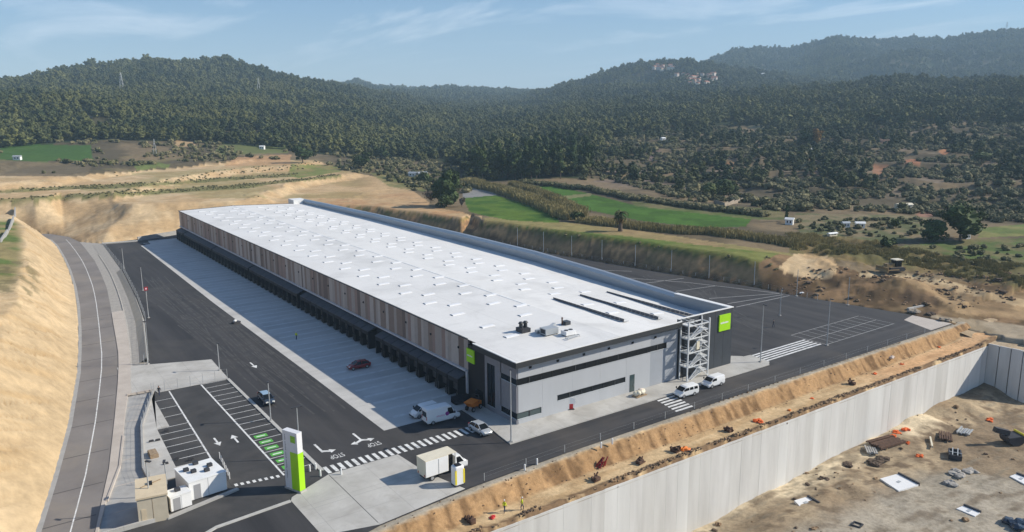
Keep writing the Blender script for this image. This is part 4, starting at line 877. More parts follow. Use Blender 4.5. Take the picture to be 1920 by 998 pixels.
# roof: two slopes with a fine standing edge
ysr = [-.8, 2, 6, 11.4, 14, 24, 36, 48, 60, 75, 90, 100, 120, 140, 160, 180, 200, LL]
b = MB()
for y0, y1 in zip(ysr[:-1], ysr[1:]):
    e0, e1 = (-.6, -.6) if y1 <= 11.41 else (0.0, 0.0)
    b.quad((e0, y0, EV(y0)), (XR, y0, RG(y0)), (XR, y1, RG(y1)), (e0, y1, EV(y1)))
    if y0 < 0:
        zq = lambda x, y: RG(y)+(RR(y)-RG(y))*(x-XR)/(49.2-XR)
        b.quad((XR, y0, RG(y0)), (35.28, y0, zq(35.28, y0)), (35.28, y1, zq(35.28, y1)), (XR, y1, RG(y1))); b.quad((35.28, .2, zq(35.28, .2)), (49.2, .2, RR(.2)), (49.2, y1, RR(y1)), (35.28, y1, zq(35.28, y1))); continue
    b.quad((XR, y0, RG(y0)), (49.2, y0, RR(y0)), (49.2, y1, RR(y1)), (XR, y1, RG(y1)))
part('roof', b, 'roof')
roof = bpy.context.scene.objects['roof']
def rz(x, y): return EV(y)+(RG(y)-EV(y))*x/XR if x < XR else RG(y)+(RR(y)-RG(y))*(x-XR)/(49.2-XR)
b = MB()
for y0, y1 in zip(ysr[5:-1], ysr[6:]): b.bar((XR, y0, RG(y0)+.02), (XR, y1, RG(y1)+.02), .35, .06)
part('ridge_cap', b, 'white_trim', roof)
b = MB()
for y0, y1 in zip(ysr[4:-1], ysr[5:]): b.bar((-.06, y0, EV(y0)+.03), (-.06, y1, EV(y1)+.03), .28, .16)
b.bar((-.1, LL+.1, EV(LL)+.03), (XR, LL+.1, RG(LL)+.03), .28, .2); b.bar((XR, LL+.1, RG(LL)+.03), (49.2, LL+.1, RR(LL)+.03), .28, .2)
part('eave_trim', b, 'fascia')
# white edge and dark fascia over the office end
b = MB(); b.bar((-.62, -.86, 10.5), (-.62, 11.4, 10.55), .3, .12); b.bar((-.76, -.82, 10.52), (35.3, -.82, 10.98), .3, .12)
b.add([(-.4, -.66, 10.47), (35.3, -.66, 10.9), (35.3, 1.4, rz(35.3, 1.4)+.05), (-.4, -.2, 10.46)], [(0, 1, 2, 3)]); part('roof_edge', b, 'white_trim')
b = MB(); b.add([(-.76, -.97, 9.55), (35.3, -.97, 10.05), (35.3, -.97, 10.93), (-.76, -.97, 10.46), (-.76, -.55, 9.55), (35.3, -.55, 10.05), (35.3, -.55, 10.9), (-.76, -.55, 10.44)], [(0, 1, 2, 3), (5, 4, 7, 6), (4, 5, 1, 0), (3, 2, 6, 7), (0, 3, 7, 4), (1, 5, 6, 2)])
b.box(-.77, -.45, -.549, 11.3, 9.55, 10.44); part('fascia', b, 'fascia')
b = MB(); b.box(-.5, 35.2, -.6, .06, 9.62, 9.72); b.box(-.5, .06, .06, 11.2, 9.62, 9.72); part('soffit', b, 'grey_panel')
# body of the hall
b = MB(); ys2 = ysr[5:]
b.box(.3, 49.0, .35, 14.0, 0, 8.6); b.box(1.25, 49.0, 14.0, LL-.3, 0, 8.4)
for y0, y1 in zip(ysr[:-1], ysr[1:]):
    a = .3 if y1 > 14 else .35
part('core', b, 'fascia')
# front wall: cladding panels with open seams on a dark backing
part('wall_backing', MB().box(.25, 35.3, .16, .34, 0, 10.0), 'seam')
b = MB(); xs = [.30, 5.0, 11.1, 17.0, 22.9, 28.55]
def holed(b, x0, x1, z0, z1, holes):
    cut = sorted({x0, x1, *[h for q_ in holes for h in q_[:2] if x0 < h < x1]})
    for a, c in zip(cut[:-1], cut[1:]):
        zz_ = z0
        for (ha, hb, hz0, hz1) in sorted(holes, key=lambda q_: q_[2]):
            if ha <= a+1e-6 and hb >= c-1e-6: b.box(a, c, 0, .16, zz_, hz0-.06); zz_ = hz1
        b.box(a, c, 0, .16, zz_, z1)
for i, (x0, x1) in enumerate(zip(xs[:-1], xs[1:])): holed(b, x0+.01, x1-.01, 0, 6.44, [(8.0, 22.7, 2.2, 3.15), (.1, 4.75, .95, 1.95)])
for i, (x0, x1) in enumerate(zip(xs[:-1], xs[1:])): b.box(x0+.01, x1-.01, 0.0, .16, 7.5, 9.62)
part('front_wall', b, 'white_panel')
b = MB(); b.box(28.6, 35.28, .04, .16, 0, 6.45); b.box(28.6, 35.28, .04, .16, 7.5, 10.0); b.box(32.5, 35.28, .03, .16, 6.45, 7.5); part('stair_wall', b, 'grey_panel')  # same wall plane, greyer: the stair tower's shadow is put into its colour
def window(x0, x1, z0, z1, nm=None, step=2.4, y=-.0, gl='glass'):
    w = part('window', MB().box(x0, x1, y-.045, y+.15, z0-.06, z0), 'mullion')
    g = MB().box(x0, x1, y+.06, y+.10, z0, z1); part('pane', g, gl, w)
    f = MB(); k = max(1, round((x1-x0)/step)); q = random.Random(int(x0*10))
    for i in range(k+1):
        x = x0+(x1-x0)*i/k; f.box(x-.022, x+.022, y-.01, y+.055, z0, z1)
        if i < k and i % 4 == 1: f.box(x+.03, x+.16, y+.01, y+.052, z0+.02, z1-.02)
    f.box(x0, x1, y-.046, y+.058, z1-.05, z1); part('mullions', f, 'fascia', w); return w
window(.05, 32.45, 6.44, 7.5); window(8.0, 22.7, 2.2, 3.15); window(.1, 4.75, .95, 1.95, gl='glass_green')
# sunshade rail and wall lamps under the fascia
for x in (2.6, 8.0, 13.4, 18.8, 24.2, 29.6):
    part('wall_lamp', MB().box(x-.22, x+.22, -.10, .0, 8.75, 9.1).box(x-.1, x+.1, -.28, -.10, 8.98, 9.08), 'black')
dr = part('door', MB().box(23.75, 24.85, -.04, .0, 0.13, 3.2), 'glass_green'); part('handle', MB().box(24.65, 24.7, -.1, -.04, 1.0, 1.5), 'galv', dr)
# anthracite stair block
b = MB(); b.box(35.3, 49.95, -.06, .34, 0, 11.15); b.box(49.1, 49.95, .34, 14.0, 0, 11.15); part('corner_block', b, 'anthracite')
b = MB(); b.box(35.2, 50.05, -.16, .22, 11.15, 11.28); b.box(49.0, 50.05, .22, 14.0, 11.15, 11.28); part('coping', b, 'white_trim')
b = MB()
for k in range(1, 6): b.box(35.3+2.44*k-.02, 35.3+2.44*k+.02, -.075, -.06, 0.1, 11.1)
part('panel_seams', b, 'fascia')
part('black_recess', MB().box(35.28, 36.9, -.12, -.061, 0.13, 10.6), 'black')
part('parapet_lining', MB().box(49.04, 49.095, .36, 14.0, 7.5, 11.1), 'zinc')
# tall parapet on the east side
b = MB()
yp = [14, 24, 36, 48, 62, 80, 100, 120, 140, 156, 175, 200, LL+.2]
for y0, y1 in zip(yp[:-1], yp[1:]):
    b.add([(49.1, y0, RR(y0)-1.5), (49.1, y1, RR(y1)-1.5), (49.1, y1, PP(y1)-.75), (49.1, y0, PP(y0)-.75), (50.0, y0, 0), (50.0, y1, 0), (50.0, y1, PP(y1)), (50.0, y0, PP(y0))],
          [(0, 3, 2, 1), (4, 5, 6, 7)], 0)
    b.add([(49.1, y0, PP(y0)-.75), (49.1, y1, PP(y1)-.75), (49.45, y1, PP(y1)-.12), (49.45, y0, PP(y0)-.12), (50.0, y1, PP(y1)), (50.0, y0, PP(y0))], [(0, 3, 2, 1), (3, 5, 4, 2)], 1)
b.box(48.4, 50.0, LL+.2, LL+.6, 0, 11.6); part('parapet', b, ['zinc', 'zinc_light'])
part('plant_box', MB().box(45.0, 50.2, LL-.6, LL+6.0, 6, 11.7), 'white_trim')
b = MB(); b.box(.3, 49, LL-.3, LL, 0, 8.2)
for x0, x1 in ((.1, XR), (XR, 49.1)): b.add([(x0, LL, 0), (x1, LL, 0), (x1, LL, rz(x1, LL)), (x0, LL, rz(x0, LL))], [(0, 1, 2, 3)])
part('end_wall', b, 'fascia')
# west flank: striped cladding above the docks
b = MB(); q = random.Random(21); y = 14.0
seq = ['clad_a', 'clad_b', 'clad_c', 'clad_d', 'clad_e']; prev = -1
while y < LL-.2:
    w = q.choice([.9, 1.3, 1.8, 2.4, 1.1, 1.5]); c = q.choices([0, 1, 2, 3, 4], [5, 4, 2.2, 2.6, 2.2])[0]
    if c == prev: c = (c+q.choice([1, 2])) % 5
    prev = c; y1 = min(LL-.02, y+w); x = q.uniform(0, .04)
    b.add([(x, y, 5.1), (x, y1, 5.1), (x, y1, EV(y1)), (x, y, EV(y)), (.4, y, 5.1), (.4, y1, 5.1), (.4, y1, EV(y1)), (.4, y, EV(y))], [(0, 3, 2, 1), (4, 0, 1, 5), (0, 4, 7, 3), (1, 2, 6, 5), (4, 5, 6, 7)], c); y = y1
part('flank_cladding', b, seq)
b = MB()
for k in range(22):
    y = 17+9.6*k; b.box(-.16, -.03, y-.14, y+.14, EV(y)-2.3, EV(y)-1.95)
part('flank_lamp', b, 'black')
part('dock_ledge', MB().box(-.35, .5, 14.1, LL-.4, 4.78, 5.08).box(-.35, -.05, 13.95, 14.35, 0, 5.08), 'ledge')
part('dock_wall', MB().box(.2, 1.24, 14.3, LL-.4, 0, 4.78), 'shelter')
# dock shelters: 9 near ones, then four groups of 11, then 3
def shelter(y0, pitch):
    s = MB(); w = pitch-.28; d0 = -1.8
    s.box(d0, .2, y0+.15, y0+.35, 0.0, 3.62); s.box(d0, .2, y0+w-.05, y0+w+.15, 0.0, 3.62); s.box(d0, d0+.2, y0+.35, y0+w-.05, 2.9, 3.62)
    o = part('dock_shelter', s, 'shelter')
    t = MB(); t.add([(d0-.05, y0+.12, 3.63), (.19, y0+.12, 4.35), (.19, y0+w+.18, 4.35), (d0-.05, y0+w+.18, 3.63), (d0-.05, y0+.12, 3.76), (.19, y0+.12, 4.48), (.19, y0+w+.18, 4.48), (d0-.05, y0+w+.18, 3.76)], [(4, 5, 6, 7), (0, 1, 5, 4), (1, 2, 6, 5), (2, 3, 7, 6), (3, 0, 4, 7), (3, 2, 1, 0)])
    part('shelter_roof', t, 'shelter_top', o)
    g = MB().box(-.9, -.8, y0+.36, y0+w-.06, 1.1, 2.9); part('dock_door', g, 'dock_door', o)
    u = MB(); u.box(d0-.12, d0, y0+.42, y0+.62, .2, 1.5); u.box(d0-.12, d0, y0+w-.32, y0+w-.12, .2, 1.5); part('bumper', u, 'guide', o)
for y0, n in ((14.4, 9), (49.7, 11), (91.0, 11), (131.2, 11), (171.2, 11), (212.0, 3)):
    for k in range(n): shelter(y0+k*3.58, 3.58)
# office entrance on the west corner
b = MB(); b.box(-.0, .3, 8.9, 14.0, 0, 9.62, 1); b.box(.0, .3, .05, 8.9, 0, .9, 0); b.box(.0, .3, 4.4, 6.0, 0.9, 9.62, 0); b.box(.0, .3, .05, 4.4, 1.95, 6.45, 0); b.box(.0, .3, .05, 4.4, 7.45, 9.62, 0); b.box(0, .3, 4.2, 4.4, .9, 9.62, 0)
b.box(.0, .3, 8.2, 8.9, .9, 9.62, 0); b.box(.0, .3, 6.0, 8.2, 8.0, 9.62, 0); part('office_side_wall', b, ['entrance', 'black'])
def sidewin(y0, y1, z0, z1, gl, n):
    w = part('window', MB().box(-.05, .12, y0, y1, z0-.06, z0), 'mullion'); part('pane', MB().box(.08, .12, y0, y1, z0, z1), gl, w)
    f = MB(); 
    for i in range(n+1): yy = y0+(y1-y0)*i/n; f.box(.0, .07, yy-.03, yy+.03, z0, z1)
    part('mullions', f, 'fascia', w)
sidewin(.12, 4.2, 6.5, 7.45, 'glass', 2); sidewin(.12, 4.2, .95, 1.95, 'glass', 2); sidewin(6.0, 8.2, .9, 8.0, 'glass', 2)
ed = part('door', MB().box(-.08, .0, 9.6, 11.8, .13, 2.6), 'glass'); part('handle', MB().box(-.14, -.08, 10.68, 10.74, .9, 1.5), 'galv', ed)
st = MB()
for k in range(6): st.box(-3.4+.0, -.05, 12.6+.3*k, 14.2, .13+.0*k, .3+.17*k)
st.T = None; part('dock_steps', st, 'steel_dark')
# logo signs (lime squares, white lettering bar)
def logo(T, s, name='logo_sign'):
    b = MB(); b.T = T; b.box(-s/2, s/2, -.22, 0, -s/2, s/2, 0); o = part(name, b, 'lime')
    c = MB(); c.T = T; q = random.Random(2); x = -s*.40
    for w in (.09, .09, .05, .09, .08, .05, .09, .09):
        c.box(x, x+s*w*.92, -.235, -.221, -s*.045, s*(.04 if w > .06 else .075)); x += s*w*1.12
    part('logo_lettering', c, 'white', o)
    return o
logo(Matrix.Translation((47.55, -.07, 8.65)), 3.1)
logo(Matrix.Translation((-.02, 12.95, 7.9)) @ Matrix.Rotation(-math.pi/2, 4, 'Z'), 2.3)
# skylights: eight rows of low domes, shade of the west end face put into a darker colour
sk = []
for x, ya, dy_ in ((5.3, 10.8, 0), (5.3, 18.1, 0), (5.3, 28.2, 10.4), (8.3, 34.4, 10.4), (14.7, 19.8, 10.45), (17.9, 25.6, 10.5), (27.3, 37.2, 10.45), (29.8, 41.9, 10.45), (34.7, 35.4, 10.45), (37.2, 40.5, 10.45), (30.4, 13.3, 0), (30.4, 20.6, 0), (30.3, 31.0, 0), (37.8, 19.3, 0), (37.6, 29.8, 0), (38.2, 9.4, 0)):
    y = ya
    while y < 218: 
        sk.append((x, y)); 
        if not dy_: break
        y += dy_
sk.sort(key=lambda p: math.hypot(p[0]-CAM[0], p[1]-CAM[1]))
def skylight_geo(b, x, y):
    z = rz(x, y)-.02; z1 = rz(x+2.6, y)-.02; h = .13; w = .55
    P = [(x, y-w, z), (x, y+w, z), (x, y+w, z+h), (x, y-w, z+h), (x+2.6, y-w, z1), (x+2.6, y+w, z1), (x+2.6, y+w, z1+h), (x+2.6, y-w, z1+h), (x+.1, y, z+h+.07), (x+2.5, y, z1+h+.07)]
    b.add(P, [(0, 3, 2, 1)], 1); b.add(P, [(0, 4, 7, 3), (1, 2, 6, 5), (4, 5, 6, 7), (3, 7, 9, 8), (2, 8, 9, 6), (3, 8, 2), (7, 6, 9)], 0)
for x, y in sk[:95]:
    b = MB(); skylight_geo(b, x, y); part('skylight', b, ['skylight', 'skylight_shade'], roof)
b = MB()
for x, y in sk[95:]: skylight_geo(b, x, y)
o = part('skylight', b, ['skylight', 'skylight_shade'], roof); o['kind'] = 'stuff'
# solar rows stand on the roof
for x, y0, y1, lb in ((28.2, 6.4, 27.0, 'low row of solar panels nearest the roof plant'), (35.6, 5.2, 27.5, 'middle row of low solar panels on the white roof'), (43.2, 3.6, 27.8, 'row of low solar panels beside the zinc parapet')):
    t = empty('solar_row', (x, y0, rz(x, (y0+y1)/2)), 0, lb, 'solar panels', 'solar panel rows on the roof'); L = y1-y0; n = int(L/1.15)
    p = MB(); f = MB()
    for k in range(n):
        ya = L*k/n+.04; yb = L*(k+1)/n-.04
        p.add([(0, ya, .58), (0, yb, .58), (1.0, yb, .16), (1.0, ya, .16)], [(0, 3, 2, 1)]); f.add([(-.03, ya, .56), (-.03, yb, .56), (.98, yb, .13), (.98, ya, .13)], [(0, 1, 2, 3)])
        f.box(-.02, .04, ya, yb, .05, .55)
    p.build('solar_panel', M['pv'], t); f.build('panel_frame', M['pv_back'], t)
    t2 = MB(); t2.box(-.1, 1.05, -.05, .05, 0, .1); t2.box(-.1, 1.05, L-.05, L+.05, 0, .1); t2.build('rail', M['galv'], t)
# plant on the roof
def rthing(name, x, y, label, cat):
    t = empty(name, (x, y, rz(x, y)), 0, label, cat); t.scale = (.8, .8, .72); return t
t = rthing('ventilation_unit', 9.6, 11.6, 'dark twin-cowl ventilation unit on the roof beside grey ducts', 'ventilation unit')
b = MB(); b.box(-1.0, 1.2, -1.2, 1.2, 0, 1.0); b.build('casing', M['steel_dark'], t)
for s in (-.55, .75): MB().cyl((s*.9, 0, 1.0), (s*.9, 0, 2.1), .42, .42, 12).cyl((s*.9, 0, 2.1), (s*.9, 0, 2.5), .62, .35, 12).build('cowl', M['fascia'], t)
t = rthing('air_handler', 12.2, 7.6, 'pale grey air handling unit with a dark grille on the roof', 'air conditioner')
MB().box(-1.7, 1.6, -1.1, 1.1, .25, 1.7).build('casing', M['galv'], t); MB().box(-1.72, -1.70, -.8, .8, .5, 1.5).build('grille', M['steel_dark'], t); MB().box(-1.6, -1.4, -1, 1, 0, .25).box(1.3, 1.5, -1, 1, 0, .25).build('foot', M['steel_dark'], t)
t = rthing('air_handler', 14.4, 5.2, 'low white air handling unit with two round fans on the roof', 'air conditioner')
MB().box(-1.3, 1.3, -.9, .9, .2, 1.2).build('casing', M['white'], t); MB().cyl((-.6, 0, 1.2), (-.6, 0, 1.3), .45, .45, 14).cyl((.6, 0, 1.2), (.6, 0, 1.3), .45, .45, 14).build('fan', M['steel_dark'], t); MB().box(-1.2, -1, -.8, .8, 0, .2).box(1, 1.2, -.8, .8, 0, .2).build('foot', M['steel_dark'], t)
t = rthing('roof_duct', 10.6, 9.2, 'bent silver duct lying across the roof between the units', 'duct')
MB().bar((0, 0, .6), (4.6, .9, .6), .7, .6).bar((4.6, .9, .6), (6.6, 2.2, .6), .7, .6).bar((2, .4, .6), (2.2, -2.4, .6), .5, .5).build('duct_run', M['galv'], t); MB().box(.6, .8, -.3, .5, 0, .35).box(4.4, 4.6, .4, 1.3, 0, .35).build('support', M['steel_dark'], t)
t = rthing('exhaust_fan', 17.9, 10.2, 'small dark exhaust fan box by a vent pipe on the roof', 'fan')
MB().box(-.6, .8, -.7, .7, 0, .9).build('casing', M['anthracite'], t); MB().cyl((-.9, .2, 0), (-.9, .2, 1.7), .16, .16, 10).cyl((-.9, .2, 1.7), (-.9, .2, 1.95), .28, .1, 10).build('vent_pipe', M['rust'], t)
t = rthing('cable_tray', 13.6, 3.0, 'thin white frame of pipes near the roof edge', 'pipes')
MB().bar((-1.5, 0, .4), (2.2, .5, .4), .18).bar((-1.5, .6, .4), (2.2, 1.1, .4), .18).bar((2.2, .5, .4), (2.2, 1.1, .4), .15).bar((-1.5, 0, .0), (-1.5, 0, .4), .1).bar((2.2, .5, .0), (2.2, .5, .4), .1).build('pipe_frame', M['galv'], t)
# outside steel stair
t = empty('escape_stair', (35.5, -2.25, .13), 0, 'galvanised steel escape stair tower standing before the anthracite block', 'staircase')
SX0, SX1, SY0, SY1, SH = 0.2, 5.6, 0.15, 2.0, 10.9
for x in (SX0, SX1):
    for y in (SY0, SY1): MB().box(x-.11, x+.11, y-.11, y+.11, 0, SH).build('post', M['stair_steel'], t)
lv = [0, 2.6, 5.2, 7.8, 10.2]
for z in lv[1:]:
    MB().box(SX0, SX0+1.3, SY0, SY1, z-.12, z).box(SX1-1.3, SX1, SY0, SY1, z-1.42, z-1.3).build('landing', M['stair_steel'], t)
    MB().bar((SX0, SY0, z-.08), (SX1, SY0, z-.08), .14, .2).bar((SX0, SY1, z-.08), (SX1, SY1, z-.08), .14, .2).bar((SX0, SY0, z-.08), (SX0, SY1, z-.08), .14, .2).bar((SX1, SY0, z-.08), (SX1, SY1, z-.08), .14, .2).build('beam', M['stair_steel'], t)
for i in range(4):
    z0 = lv[i]; zm = lv[i+1]-1.3; z1 = lv[i+1]
    f = MB(); f.bar((SX0+1.2, SY0+.5, z0), (SX1-1.2, SY0+.5, zm), .75, .14); f.bar((SX1-1.2, SY1-.5, zm), (SX0+1.2, SY1-.5, z1), .75, .14); f.build('flight', M['stair_steel'], t)
    r = MB()
    for h in (.5, 1.0): r.bar((SX0+1.2, SY0+.05, z0+h), (SX1-1.2, SY0+.05, zm+h), .05); r.bar((SX1-1.2, SY1-.1, zm+h), (SX0+1.2, SY1-.1, z1+h), .05)
    for h in (.5, 1.0): r.bar((SX0, SY0, z1+h), (SX0+1.3, SY0, z1+h), .05); r.bar((SX0, SY0, z1+h), (SX0, SY1, z1+h), .05)
    r.build('railing', M['stair_steel'], t)
    xm = (SX0+SX1)/2
    MB().bar((SX1-.05, SY0-.1, z0+.1), (xm, SY0-.1, z1-.3), .13).bar((xm, SY0-.1, z1-.3), (SX0+.05, SY0-.1, z0+.1), .13).build('brace', M['stair_steel'], t)
MB().box(2.2, 2.9, -.1, .1, 5.6, 7.0).build('notice_board', M['cream'], t)
# ------------------------------------------------------------------ vehicles
def sec(x, w, z0, zb, z1, wt):
    r = [(-w*.92, z0), (-w, z0+.18), (-w, zb), (-wt, z1-.07), (-wt+.14, z1)]
    return [(x, a, b_) for a, b_ in r]+[(x, -a, b_) for a, b_ in r[::-1]]
def bp(name, b, m, root, smooth=False):
    return b.build(name, [M[q] for q in m] if isinstance(m, (list, tuple)) else M[m], root, smooth)
def wheels(t, xs, w, r=.32):
    for x in xs:
        for s in (-1, 1):
            wl = bp('wheel', MB().cyl((x, s*(w-.20), r), (x, s*(w+.02), r), r, n=16), 'tyre', t); bp('rim', MB().cyl((x, s*(w+.015), r), (x, s*(w+.035), r), r*.62, n=12), 'rim', wl)
def lights(t, xf, xr, w, zf, zr, hf=.16, hr=.3):
    for s in (-1, 1):
        bp('headlight', MB().box(xf-.25, xf+.015, s*w*.62-.2, s*w*.62+.2, zf, zf+hf), 'lamp_white', t); bp('tail_light', MB().box(xr-.015, xr+.12, s*w*.84-.1, s*w*.84+.1, zr, zr+hr), 'lamp_red', t)
def car(name, loc, rz_, paint, label, cat='car', roofm=None, L=4.4):
    """hatchback or saloon, nose towards +x"""
    t = empty(name, loc, rz_, label, cat); k = L/4.4; w = .88
    st = [(-2.2, .55, .80, .74), (-2.12, .30, .95, .84), (-1.5, .24, .98, .88), (0, .22, .95, .88), (.9, .22, .93, .88), (1.6, .24, .84, .86), (2.05, .28, .72, .80), (2.2, .42, .60, .66)]
    bp('body', MB().loft([sec(x*k, ww, z0, zt_-.12, zt_, ww-.05) for x, z0, zt_, ww in st]), paint, t, True)
    cb = [(-1.95, .95, .82, .80), (-1.45, 1.38, .80, .62), (-.2, 1.47, .80, .62), (.35, 1.43, .80, .62), (1.15, .93, .82, .78)]
    def cs(x, z1, wb, wt): return [(x*k, -wb, .88), (x*k, -wb*.985, .92), (x*k, -wt, z1-.03), (x*k, -wt+.06, z1), (x*k, wt-.06, z1), (x*k, wt, z1-.03), (x*k, wb*.985, .92), (x*k, wb, .88)]
    bp('window', MB().loft([cs(*c) for c in cb]), 'glass', t)
    bp('roof', MB().loft([[(x*k, -.63, z), (x*k, -.56, z+.035), (x*k, .56, z+.035), (x*k, .63, z)] for x, z in ((-1.45, 1.375), (-.2, 1.465), (.35, 1.425))]), roofm or paint, t)
    p = MB()
    for s in (-1, 1):
        p.bar((.36*k, s*.62, 1.44), (1.13*k, s*.80, .95), .07, .07); p.bar((-.35*k, s*.64, 1.44), (-.4*k, s*.84, .93), .09, .05); p.bar((-1.45*k, s*.63, 1.39), (-1.95*k, s*.81, .95), .12, .07)
    bp('pillar', p, paint, t)
    for s in (-1, 1): bp('mirror', MB().box(.8*k, .98*k, s*.98-.1, s*.98+.1, .92, 1.06), paint, t)
    wheels(t, (-1.35*k, 1.38*k), w, .32); lights(t, 2.12*k, -2.15*k, .84, .62, .70); return t
def van(name, loc, rz_, label, L=5.6, H=2.5, nose=1.3, w=.98, paint='van_white', glassy=False, decal=False, cat='van'):
    t = empty(name, loc, rz_, label, cat); h = L/2; x0 = h-nose
    zn = 1.12 if H > 2.1 else 1.02
    st = [(-h, .45, H-.12, w-.04, w-.16), (-h+.1, .30, H, w, w-.12), (0, .28, H, w, w-.12), (x0-.55, .28, H-.03, w, w-.14), (x0-.25, .28, H-.16, w, w-.17), (x0+.55, .28, zn+.12, w, w-.05), (h-.2, .30, zn-.22, w-.06, w-.12), (h, .45, zn-.45, w-.18, w-.25)]
    bp('body', MB().loft([sec(x, a, z0, max(z0+.3, min(1.15, z1-.15)), z1, bt) for x, z0, z1, a, bt in st]), paint, t)
    g = MB(); za = H-.20; xa, xb = x0-.22, x0+.52
    g.add([(xa, -w+.22, za+.03), (xa, w-.22, za+.03), (xb, w-.12, zn+.18), (xb, -w+.12, zn+.18)], [(0, 1, 2, 3)]); bp('windscreen', g, 'glass', t)
    for s in (-1, 1):
        yo = s*(w+.004); yi = s*(w-.10)
        g = MB().add([(x0-.95, yo, 1.2), (x0+.22, yo, 1.2), (x0-.22, yi+s*.02, H-.38 if H > 2.1 else H-.22), (x0-.92, yi+s*.02, H-.38 if H > 2.1 else H-.22)], [(0, 1, 2, 3), (3, 2, 1, 0)]); bp('side_window', g, 'glass', t)
        if glassy:
            for xx in (-h+.25, -h+1.25): bp('side_window', MB().add([(xx, yo, 1.2), (xx+.85, yo, 1.2), (xx+.8, yi+s*.02, H-.22), (xx+.05, yi+s*.02, H-.22)], [(0, 1, 2, 3), (3, 2, 1, 0)]), 'glass', t)
        bp('mirror', MB().box(x0+.15, x0+.3, s*(w+.14)-.09, s*(w+.14)+.09, 1.25, 1.55), 'black', t)
    bp('rear_window', MB().box(-h-.008, -h+.02, -w+.3, w-.3, 1.3, H-.45), 'glass', t)
    bp('bumper', MB().box(h-.12, h+.05, -w+.2, w-.2, .32, .55).box(-h-.06, -h+.1, -w+.1, w-.1, .32, .5), 'fascia', t)
    wheels(t, (-h+1.0, x0+.25), w-.02, .35); lights(t, h-.05, -h, w*.94, zn-.42, .9, .2, .55)
    if decal:
        d = MB(); q = random.Random(9); x = -1.35
        for k in range(7):
            ww = q.uniform(.12, .22); d.box(x, x+ww, -w-.012, -w+.0, 1.12, 1.12+q.uniform(.18, .3)); x += ww+.05
        bp('lettering', d, 'pink', t); bp('logo', MB().cyl((.55, -w+.02, 1.35), (.55, -w-.012, 1.35), .34, n=18), 'purple', t)
    return t
van('cargo_van', (-8.4, 8.7, .016), math.radians(-2), 'white high-roof van with a purple round logo parked in the shade before the docks', 5.9, 2.6, 1.35, 1.0, decal=True)
van('small_van', (-9.7, 12.2, .016), math.pi, 'small white van half hidden behind the van with the purple logo', 4.3, 1.9, 1.2, .9, glassy=True)
car('silver_car', (-5.9, 1.2, .02), math.radians(-88), 'silver', 'silver car beside the pavement corner at the end of the long crossing')
car('red_car', (-8.4, 40.0, .02), math.radians(176), 'maroon', 'dark red car parked in the shaded loading yard')
car('blue_car', (-28.2, 33.2, .004), math.radians(-92), 'navy', 'dark blue car with a pale blue roof stopped beside the parking kerb', roofm='skyblue', L=5.2)
van('compact_van', (30.6, -6.5, .012), math.radians(176), 'white compact van with dark side windows next to the front zebra crossing', 4.4, 1.86, 1.25, .9, glassy=True)
van('compact_van', (38.0, -6.0, .012), math.radians(180), 'rounded white panel van parked by the foot of the steel stair', 4.4, 1.84, 1.3, .92)
# truck with an open side, tall banded tank beside it
t = empty('box_truck', (-17.5, -7.3, .02), math.radians(2), 'cream box truck with its side open behind the cab on the concrete apron', 'truck')
b = MB(); b.box(-3.2, .35, -1.12, 1.12, .75, 3.05); bp('cargo_box', b, 'cream', t); bp('side_panel', MB().box(-3.15, .3, -1.15, -1.12, .8, 3.0), 'white', t); bp('box_seam', MB().box(-1.25, -1.17, -1.165, -1.15, .8, 2.9), 'seam', t)
bp('roof_panel', MB().box(-3.22, 1.6, -1.14, 1.14, 3.05, 3.12), 'cream', t); bp('open_bay', MB().box(.35, 1.55, -.2, 1.10, .75, 3.05), 'black', t); bp('bay_post', MB().box(1.45, 1.6, -1.12, -.95, .75, 3.05), 'white', t)
cbn = MB().loft([sec(x, .98, .5, 1.35, z, .86) for x, z in ((1.6, 2.35), (2.35, 2.4), (3.05, 1.5), (3.5, 1.25))]); bp('cab', cbn, 'van_white', t)
bp('windscreen', MB().add([(2.4, -.78, 2.36), (2.4, .78, 2.36), (3.04, .88, 1.55), (3.04, -.88, 1.55)], [(0, 1, 2, 3)]), 'glass', t)
for s in (-1, 1): bp('side_window', MB().add([(1.75, s*.985, 1.4), (2.85, s*.985, 1.4), (2.3, s*.90, 2.2), (1.75, s*.90, 2.2)], [(0, 1, 2, 3), (3, 2, 1, 0)]), 'glass', t)
bp('chassis', MB().box(-3.1, 3.3, -.5, .5, .42, .75), 'fascia', t); wheels(t, (-2.1, 2.55), .95, .38); lights(t, 3.45, -3.2, .95, .85, .8)
t = empty('banded_tank', (-17.4, -11.2, .02), 0, 'white upright tank with yellow side bands by the front edge of the apron', 'tank')
def rrect(x, y, w, d, r=.25, n=4):
    P = []
    for cx_, cy_, a0 in ((w-r, d-r, 0), (-w+r, d-r, 90), (-w+r, -d+r, 180), (w-r, -d+r, 270)):
        for k in range(n+1): a = math.radians(a0+90*k/n); P.append((x+cx_+r*math.cos(a), y+cy_+r*math.sin(a)))
    return P
bp('shell', MB().prism(rrect(0, 0, .72, .6), .25, 2.5).loft([[(*p, z) for p in rrect(0, 0, .72*s, .6*s, .25*s)] for z, s in ((2.5, 1), (2.68, .93), (2.78, .75))]), 'white', t)
for s in (-1, 1): bp('yellow_band', MB().box(s*.60-.13, s*.60+.13, -.615, -.58, .35, 2.3), 'yellow', t)
bp('hatch', MB().box(-.4, .35, -.45, .3, 2.74, 2.9), 'black', t); bp('skid', MB().box(-.7, .7, -.55, .55, 0, .25), 'steel_dark', t)
